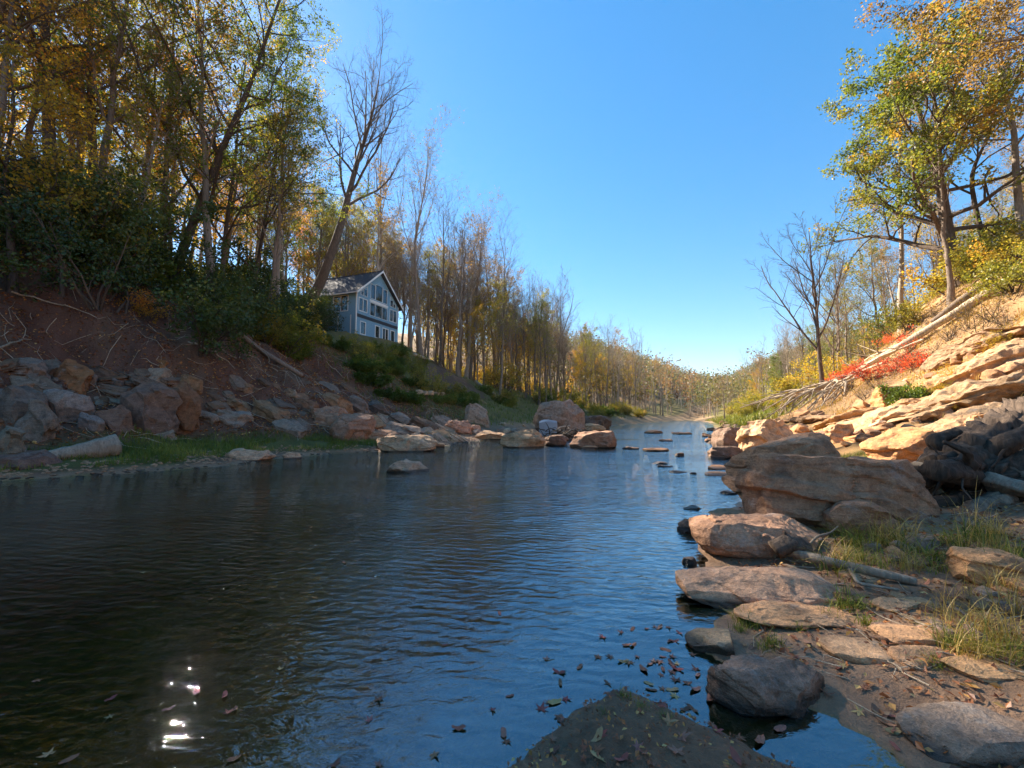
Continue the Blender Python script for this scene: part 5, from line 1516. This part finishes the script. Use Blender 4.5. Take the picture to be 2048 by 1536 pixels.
# pale slab set on the rock pile, stone ledge on the bank
M_SLABG = plain_mat("blue_grey_slab", (.36, .37, .385), .75, .01, 9, .3)
p = hit(1100, 876, 0.0)
slab_o = rock_at(p[0] - .05, p[1] + 1.0, .75, 1.55, .5, .75, 260, "concrete_slab", "pale blue-grey squared slab propped before the huge mid-river boulder", None, GREY, .9, cat="slab", sub=4, p=8, cuts=3, rough=.03, strata=.02, slope=(-.25, 0))
slab_o.data.materials.clear(); slab_o.data.materials.append(M_SLABG)
t = thing("stone_ledge", "row of pale squared stones jutting from the bushy bank below the house", "stones")
for k in range(6):
    p = ghit(838 + k * 11.5, 792 + k * .8, .35)
    V, Fc = rock_shape(.75, .8, .55 - (k % 2) * .12, 270 + k, sub=3, p=6, cuts=4, rough=.05)
    o = obj("stone", mesh_np("stone", V, [Fc], M_ROCK, True), t, tuple(p))
    o.color = rockcol((.36, .31, .23))

# ------------------------------------------------------------------ grass
def blades(n, h, spread, seed, kind, lean=.5, width=.007, segs=4):
    rng = np.random.default_rng(seed)
    b = np.zeros((n, 3)); b[:, :2] = rng.normal(0, spread, (n, 2))
    a = rng.uniform(0, 2 * pi, n)
    out = np.stack([np.cos(a), np.sin(a)], 1)
    ln = h * rng.uniform(.45, 1.15, n)
    le = lean * rng.uniform(.2, 1.4, n)
    t = np.linspace(0, 1, segs + 1)
    ctr = np.zeros((n, segs + 1, 3))
    ctr[:, :, :2] = b[:, None, :2] + out[:, None, :] * (ln * le)[:, None, None] * (t[None, :, None] ** 2)
    ctr[:, :, 2] = ln[:, None] * (t - .45 * le[:, None] * t ** 2.4)
    side = np.stack([-out[:, 1], out[:, 0], np.zeros(n)], 1)
    w = width * (1 - t) ** .7 + .0008
    V = np.stack([ctr - side[:, None] * w[None, :, None], ctr + side[:, None] * w[None, :, None]], 2).reshape(-1, 3)
    k = np.arange(n)[:, None] * (segs + 1) * 2 + np.arange(segs)[None, :] * 2
    Q = np.stack([k, k + 1, k + 3, k + 2], -1).reshape(-1, 4)
    rnd = np.repeat(np.clip(rng.uniform(0, 1, n), 0, 1), (segs + 1) * 2)
    return V, Q, rnd
GR = {}
for k, (n, h, sp, kind, lean, wd) in {'tuft': (70, .22, .05, 'grass', .8, .004), 'dryclump': (80, .42, .09, 'dry', .9, .0028), 'mixclump': (90, .38, .08, 'grass', 1.0, .0035), 'weed': (60, .30, .09, 'grass', 1.2, .004), 'tall': (26, .6, .08, 'dry', .7, .003)}.items():
    GR[k] = []
    for i in range(3):
        V, Q, A_ = blades(n, h, sp, 700 + i + len(GR) * 7, kind, lean, wd)
        GR[k].append(mesh_np("grass_clump", V, [Q], LEAF[kind], False, {"rnd": A_}))
rg = random.Random(3)
def clump(px, py, kind, label, group=None, s=1.0, name="grass_clump", extra=None):
    p = hit(px, py)
    o = obj(name, rg.choice(GR[kind]), None, (p[0], p[1], p[2] - .02), (0, 0, rg.uniform(0, 6.28)), (s, s, s * rg.uniform(.85, 1.15)))
    tag(o, label, "grass", group)
for (px, py, k, s) in ((1935, 1318, 'dryclump', 1.0), (1905, 1300, 'mixclump', .8), (1975, 1310, 'mixclump', .9), (1960, 1275, 'dryclump', 1.1), (1895, 1240, 'tall', .8), (2010, 1290, 'dryclump', 1.0), (2035, 1230, 'dryclump', 1.1), (1940, 1200, 'tall', .8),
                       (2000, 1180, 'dryclump', .9), (1870, 1330, 'mixclump', .5), (2040, 1320, 'mixclump', .8), (2030, 1150, 'tall', .8)):
    clump(px, py, k, "dry grass clump at the right edge beside the pale broken rock", "dry grass clumps at the right edge", s * .8)
for (px, py, s) in ((1545, 1292, .6), (1530, 1300, .5), (1482, 1240, .7), (1500, 1256, .7), (1478, 1262, .5), (1690, 1212, 1.0), (1712, 1220, .8), (1680, 1225, .7), (1600, 1262, .5), (1660, 1245, .6), (1470, 1195, .5), (1735, 1250, .6), (1250, 1395, .35), (1285, 1420, .3), (1210, 1430, .3), (1330, 1440, .3)):
    clump(px, py, 'tuft', "small green grass tuft on the mud between the right shore slabs", "small grass tufts on the mud", s)
for i in range(28):
    px, py = rg.uniform(1670, 2048), rg.uniform(1068, 1150)
    clump(px, py, rg.choice(['weed', 'weed', 'mixclump', 'tall', 'dryclump']), "weedy grass clump before the dark stump", "weeds before the dark stump", rg.uniform(.7, 1.1))
for i in range(14):
    clump(rg.uniform(1690, 1790), rg.uniform(892, 925), rg.choice(['weed', 'dryclump']), "grass clump growing between the boulders of the right shore", "grass between the right boulders", rg.uniform(.8, 1.2))
for (px, py) in ((300, 905), (310, 912), (322, 906), (330, 918)):
    clump(px, py, 'mixclump', "bright yellow-green tuft standing out on the left shore", "bright tufts on the left shore", 1.1)
def grass_mass(name, label, n, fpos, h, kind, seed, width=.008):
    V, Q, A_ = blades(n, h, 0, seed, kind, .6, width, 3)
    rng = np.random.default_rng(seed)
    P = fpos(rng, n)
    per = len(V) // n
    sc_ = np.repeat(rng.uniform(.5, 1.2, n), per)[:, None]
    V = V * sc_ + np.repeat(P, per, 0)
    cl = np.repeat(np.clip(fbm(P * .9, 2, seed) * .8 + .45, 0, 1), per)
    o = obj(name, mesh_np(name, V, [Q], LEAF[kind], False, {"rnd": np.clip(cl * .7 + A_ * .3, 0, 1)}))
    tag(o, label, "grass", kind="stuff")
def ground_pts(rng, n, xr, yr, cond):
    out = np.zeros((0, 3))
    while len(out) < n:
        x, y = rng.uniform(*xr, n * 2), rng.uniform(*yr, n * 2)
        k = cond(x, y)
        x, y = x[k], y[k]
        out = np.concatenate([out, np.stack([x, y, height(x, y) - .01], 1)])
    return out[:n]
def c_left(x, y):
    dl, dr = lateral(x, y)
    nz = fbm(np.stack([x, y, x * 0], 1) * .8, 2, 91)
    return (dl > 1.0 + nz * .4) & (dl < 4.4 + nz * 1.4) & (nz > -.03) & (y < 24)
grass_mass("grass", "green grass covering the flat left shore", 12000, lambda r, n: ground_pts(r, n, (-22, -7), (9, 25), c_left), .30, 'grass', 801, .010)
grass_mass("grass", "dry grass and stubble on the sunny right slope", 13000, lambda r, n: ground_pts(r, n, (10, 36), (9, 44), lambda x, y: (lateral(x, y)[1] > 5.5) & (lateral(x, y)[1] < 17) & (fbm(np.stack([x, y, x * 0], 1) * .5, 2, 92) > -.05)), .38, 'dry', 802, .014)
grass_mass("grass", "rough green growth on the low far right bank", 11000, lambda r, n: ground_pts(r, n, (18, 90), (34, 130), lambda x, y: (lateral(x, y)[1] > .8) & (lateral(x, y)[1] < 14)), .9, 'grass', 803, .05)
grass_mass("grass", "rough growth on the bank below the house", 11000, lambda r, n: ground_pts(r, n, (-24, 34), (34, 110), lambda x, y: (lateral(x, y)[0] > 3.5) & (lateral(x, y)[0] < 21) & (np.hypot((x + 8.5) / 5.5, (y - 57) / 9.0) > .8)), .6, 'grass', 804, .03)

# ------------------------------------------------------------------ fallen leaves
def leaf_outline(seed, lobes):
    rng = np.random.default_rng(seed)
    if lobes:
        pts = []
        tips = [(-2.2, .75), (-1.15, 1.0), (0, 1.15), (1.15, 1.0), (2.2, .75)]
        pts.append((0, -.15))
        for i, (a, r) in enumerate(tips):
            a += rng.normal(0, .08)
            pts += [(sin(a - .22) * r * .62, cos(a - .22) * r * .62), (sin(a) * r, cos(a) * r), (sin(a + .22) * r * .62, cos(a + .22) * r * .62)]
            if i < 4:
                b = (a + tips[i + 1][0]) / 2
                pts.append((sin(b) * .38, cos(b) * .38))
    else:
        pts = [(sin(a) * .42 * (1 + .1 * rng.normal()), cos(a) * 1.0) for a in np.linspace(pi, -pi, 13)[:-1]]
    pts = np.array(pts)
    V = np.concatenate([[[0, .1]], pts])
    z = .45 * (V[:, 0] ** 2) * rng.uniform(-.2, 1) + .40 * V[:, 1] ** 2 * rng.uniform(-.3, 1) + rng.normal(0, .06, len(V))
    V = np.stack([V[:, 0], V[:, 1], z], 1) * .5
    n = len(pts)
    Fc = np.stack([np.zeros(n, int), 1 + np.arange(n), 1 + (np.arange(n) + 1) % n], 1)
    return V, Fc
def fleaf_mat():
    m, N, L = new_mat("fallen_leaf")
    out = N.new('ShaderNodeOutputMaterial')
    b = N.new('ShaderNodeBsdfPrincipled')
    oi = N.new('ShaderNodeObjectInfo'); tc = N.new('ShaderNodeTexCoord')
    r = ramp(N, [(0, (.16, .06, .03)), (.3, (.30, .12, .05)), (.5, (.32, .06, .045)), (.65, (.34, .18, .08)), (.8, (.36, .13, .10)), (.93, (.48, .34, .12)), (1, (.14, .07, .04))])
    L.new(oi.outputs['Random'], r.inputs[0])
    c = mixc(N, L, noise_n(N, L, tc.outputs['Object'], 30, 4), mixc(N, L, 1.0, r.outputs[0], (.55, .5, .5), 'MULTIPLY'), mixc(N, L, 1.0, r.outputs[0], (1.25, 1.2, 1.15), 'MULTIPLY'))
    L.new(c, b.inputs['Base Color']); b.inputs['Roughness'].default_value = .6
    L.new(b.outputs[0], out.inputs[0])
    return m
M_FLEAF = fleaf_mat()
LF = [mesh_np("fallen_leaf", *(lambda v, f: (v, [f]))(*leaf_outline(i, i % 2 == 0)), M_FLEAF, False) for i in range(12)]
def leaf_at(x, y, z, s, label, group, tilt=.25):
    o = obj("fallen_leaf", rg.choice(LF), None, (x, y, z), (rg.gauss(0, tilt), rg.gauss(0, tilt), rg.uniform(0, 6.28)), (s, s, s))
    tag(o, label, "leaf", group)
k = 0
while k < 62:            # raft of leaves round the mud spit
    px, py = rg.gauss(1300, 110), rg.uniform(1255, 1520)
    if py < 1330 and px < 1180: continue
    p = hit(px, py, 0.0)
    if p[2] > .004: continue
    leaf_at(p[0], p[1], .004, rg.uniform(.055, .10), "fallen leaf floating in the quiet water round the mud spit", "leaves floating round the mud spit", .06); k += 1
for i in range(46):      # stray leaves on the open river
    px, py = rg.uniform(60, 1330), 1536 - abs(rg.gauss(0, 260))
    if py < 990: continue
    p = hit(px, py, 0.0)
    if p[2] > .004 or lateral(np.array([p[0]]), np.array([p[1]]))[0][0] > -.3: continue
    leaf_at(p[0], p[1], .005, rg.uniform(.05, .09), "stray yellow or brown leaf drifting on the open river", "stray leaves drifting on the river", .06)
for i in range(190):     # leaves on the mud and stones of the right shore
    px, py = rg.uniform(1080, 2048), rg.uniform(1150, 1536)
    p = hit(px, py, 0.0)
    if p[2] < .012: continue
    leaf_at(p[0], p[1], p[2] + .012, rg.uniform(.06, .11), "dead leaf lying on the mud of the right shore", "dead leaves on the muddy shore", .35)
def litter(name, label, P, size, seed, kind):
    rng = np.random.default_rng(seed)
    n = len(P)
    s = size * rng.uniform(.5, 1.3, (n, 1))
    nn = norm(rng.normal(0, .55, (n, 3)) + np.array([0, 0, 1]))
    a = norm(np.cross(nn, rng.normal(0, 1, (n, 3)))); b = np.cross(nn, a)
    c = P + np.array([0, 0, .03])
    V = np.stack([c - a * s * .55, c + b * s * .34 + nn * s * .12, c + a * s * .55, c - b * s * .34 + nn * s * .12], 1).reshape(-1, 3)
    o = obj(name, mesh_np(name, V, [np.arange(n * 4).reshape(-1, 4)], kind, False, {"rnd": np.repeat(rng.uniform(0, 1, n), 4)}))
    tag(o, label, "leaf litter", kind="stuff")
M_LIT = leaf_mat("leaf_litter", [(0, (.08, .034, .022)), (.4, (.15, .058, .034)), (.7, (.22, .09, .045)), (.9, (.30, .16, .06)), (1, (.36, .26, .13))], .15, .03, 0)
rl = np.random.default_rng(44)
litter("leaf_litter", "reddish brown leaf litter over the left bank", ground_pts(rl, 60000, (-34, -4), (8, 44), lambda x, y: (lateral(x, y)[0] > 4.5) & (lateral(x, y)[0] < 18) & (fbm(np.stack([x, y, x * 0], 1) * .5, 3, 71) > -.4)), .11, 45, M_LIT)
litter("leaf_litter", "brown leaf litter and bits on the right shore", ground_pts(rl, 9000, (1.4, 10), (2, 9), lambda x, y: (lateral(x, y)[1] > .05) & (height(x, y) > .03)), .05, 46, M_LIT)
litter("leaf_litter", "leaf litter on the right slope", ground_pts(rl, 9000, (8, 40), (9, 46), lambda x, y: lateral(x, y)[1] > 4.5), .12, 47, M_LIT)
litter("leaf_litter", "small leaf scraps on the mud spit", ground_pts(rl, 1300, (-.3, 1.8), (1.2, 2.75), lambda x, y: tongue(x, y) > .01), .026, 48, M_LIT)
# twigs and pebbles strewn over the shore
def strewn_twigs():
    P0 = ground_pts(rl, 420, (1.5, 9), (2.2, 8.5), lambda x, y: (lateral(x, y)[1] > .2))
    P1 = ground_pts(rl, 520, (-32, -6), (9, 40), lambda x, y: (lateral(x, y)[0] > 4) & (lateral(x, y)[0] < 18))
    P2_ = ground_pts(rl, 420, (10, 36), (10, 44), lambda x, y: (lateral(x, y)[1] > 5) & (lateral(x, y)[1] < 18))
    P = np.concatenate([P0, P1, P2_]); n = len(P)
    big = np.concatenate([np.ones(420), np.full(520, 3.5), np.full(420, 3.5)])
    a = rl.uniform(0, 2 * pi, n); ln = rl.uniform(.12, .5, n) * big
    Q = np.zeros((n, 4, 3))
    for k, t in enumerate((-.5, -.15, .2, .5)):
        x, y = P[:, 0] + np.cos(a) * ln * t + rl.normal(0, .02, n) * big, P[:, 1] + np.sin(a) * ln * t + rl.normal(0, .02, n) * big
        Q[:, k, 0], Q[:, k, 1] = x, y
        Q[:, k, 2] = height(x, y) + .012 * big * rl.uniform(.5, 3, n)
    Rr = (rl.uniform(.002, .006, n) * np.where(big > 1, 3.2, 1))[:, None] * np.array([[1, .9, .7, .4]])
    V, F4 = tubes(Q, Rr, 4)
    o = obj("twigs", mesh_np("twigs", V, [F4], M_DEAD, True)); tag(o, "dead twigs strewn over both banks", "twigs", kind="stuff")
strewn_twigs()
def pebbles():
    v0, f0 = ico(1)
    P = np.concatenate([ground_pts(rl, 1500, (.2, 7), (1.6, 7), lambda x, y: (height(x, y) > -.02)), ground_pts(rl, 2600, (-18, 2), (9, 34), lambda x, y: (lateral(x, y)[0] > -.3) & (lateral(x, y)[0] < 2.2))])
    n = len(P)
    s = np.concatenate([rl.uniform(.004, .022, 1500), rl.uniform(.02, .09, 2600)])[:, None] * rl.uniform(.6, 1.3, (n, 3)) * np.array([[1.2, 1, .6]])
    V = (v0[None] * s[:, None, :] * (1 + .18 * rl.normal(0, 1, (n, len(v0), 1))) + P[:, None, :]).reshape(-1, 3)
    Fc = (f0[None] + (np.arange(n) * len(v0))[:, None, None]).reshape(-1, 3)
    o = obj("gravel", mesh_np("gravel", V, [Fc], M_ROCK, False)); o.color = rockcol((.16, .12, .085)); tag(o, "gravel and pebbles along the waterline", "gravel", kind="stuff")
pebbles()

# ------------------------------------------------------------------ air
def haze():
    m, N, L = new_mat("haze_air")
    out = N.new('ShaderNodeOutputMaterial')
    v = N.new('ShaderNodeVolumePrincipled')
    v.inputs['Color'].default_value = (.80, .88, 1, 1)
    v.inputs['Density'].default_value = HAZE
    v.inputs['Anisotropy'].default_value = 0.3
    L.new(v.outputs[0], out.inputs['Volume'])
    o = obj("haze", MB().box(-1100, 1100, -1100, 1100, -2.2, 150).mesh("haze", m))
    tag(o, "thin blue autumn haze filling the valley", "haze", kind="stuff")
HAZE = 0.00012
haze()

# ------------------------------------------------------------------ tell small sets of look-alikes apart by their order in the picture
ORD = ["leftmost", "second from left", "third from left", "fourth from left", "fifth from left", "sixth from left", "seventh from left", "eighth from left", "ninth from left", "tenth from left", "eleventh from left"]
by_label = {}
for o in bpy.data.objects:
    if o.parent is None and "label" in o and o.get("kind") not in ("stuff", "structure"):
        by_label.setdefault(o["label"], []).append(o)
for lab, os_ in by_label.items():
    if not 2 <= len(os_) <= 12: continue
    seen = []
    for o in os_:
        x, y, z = o.location
        if y > .5:
            f_, u_ = y * cos(PITCH) + (z - CAM_H) * sin(PITCH), -y * sin(PITCH) + (z - CAM_H) * cos(PITCH)
            px, py = CX + F * x / f_, CY - F * u_ / f_
            if -30 < px < 2080 and -30 < py < 1560: seen.append((px, o))
    seen.sort(key=lambda a: a[0])
    for i, (px, o) in enumerate(seen):
        w = "rightmost" if (i == len(seen) - 1 and i > 0) else ORD[i]
        if len(lab.split()) + len(w.split()) <= 16:
            o["label"] = lab + ", " + w
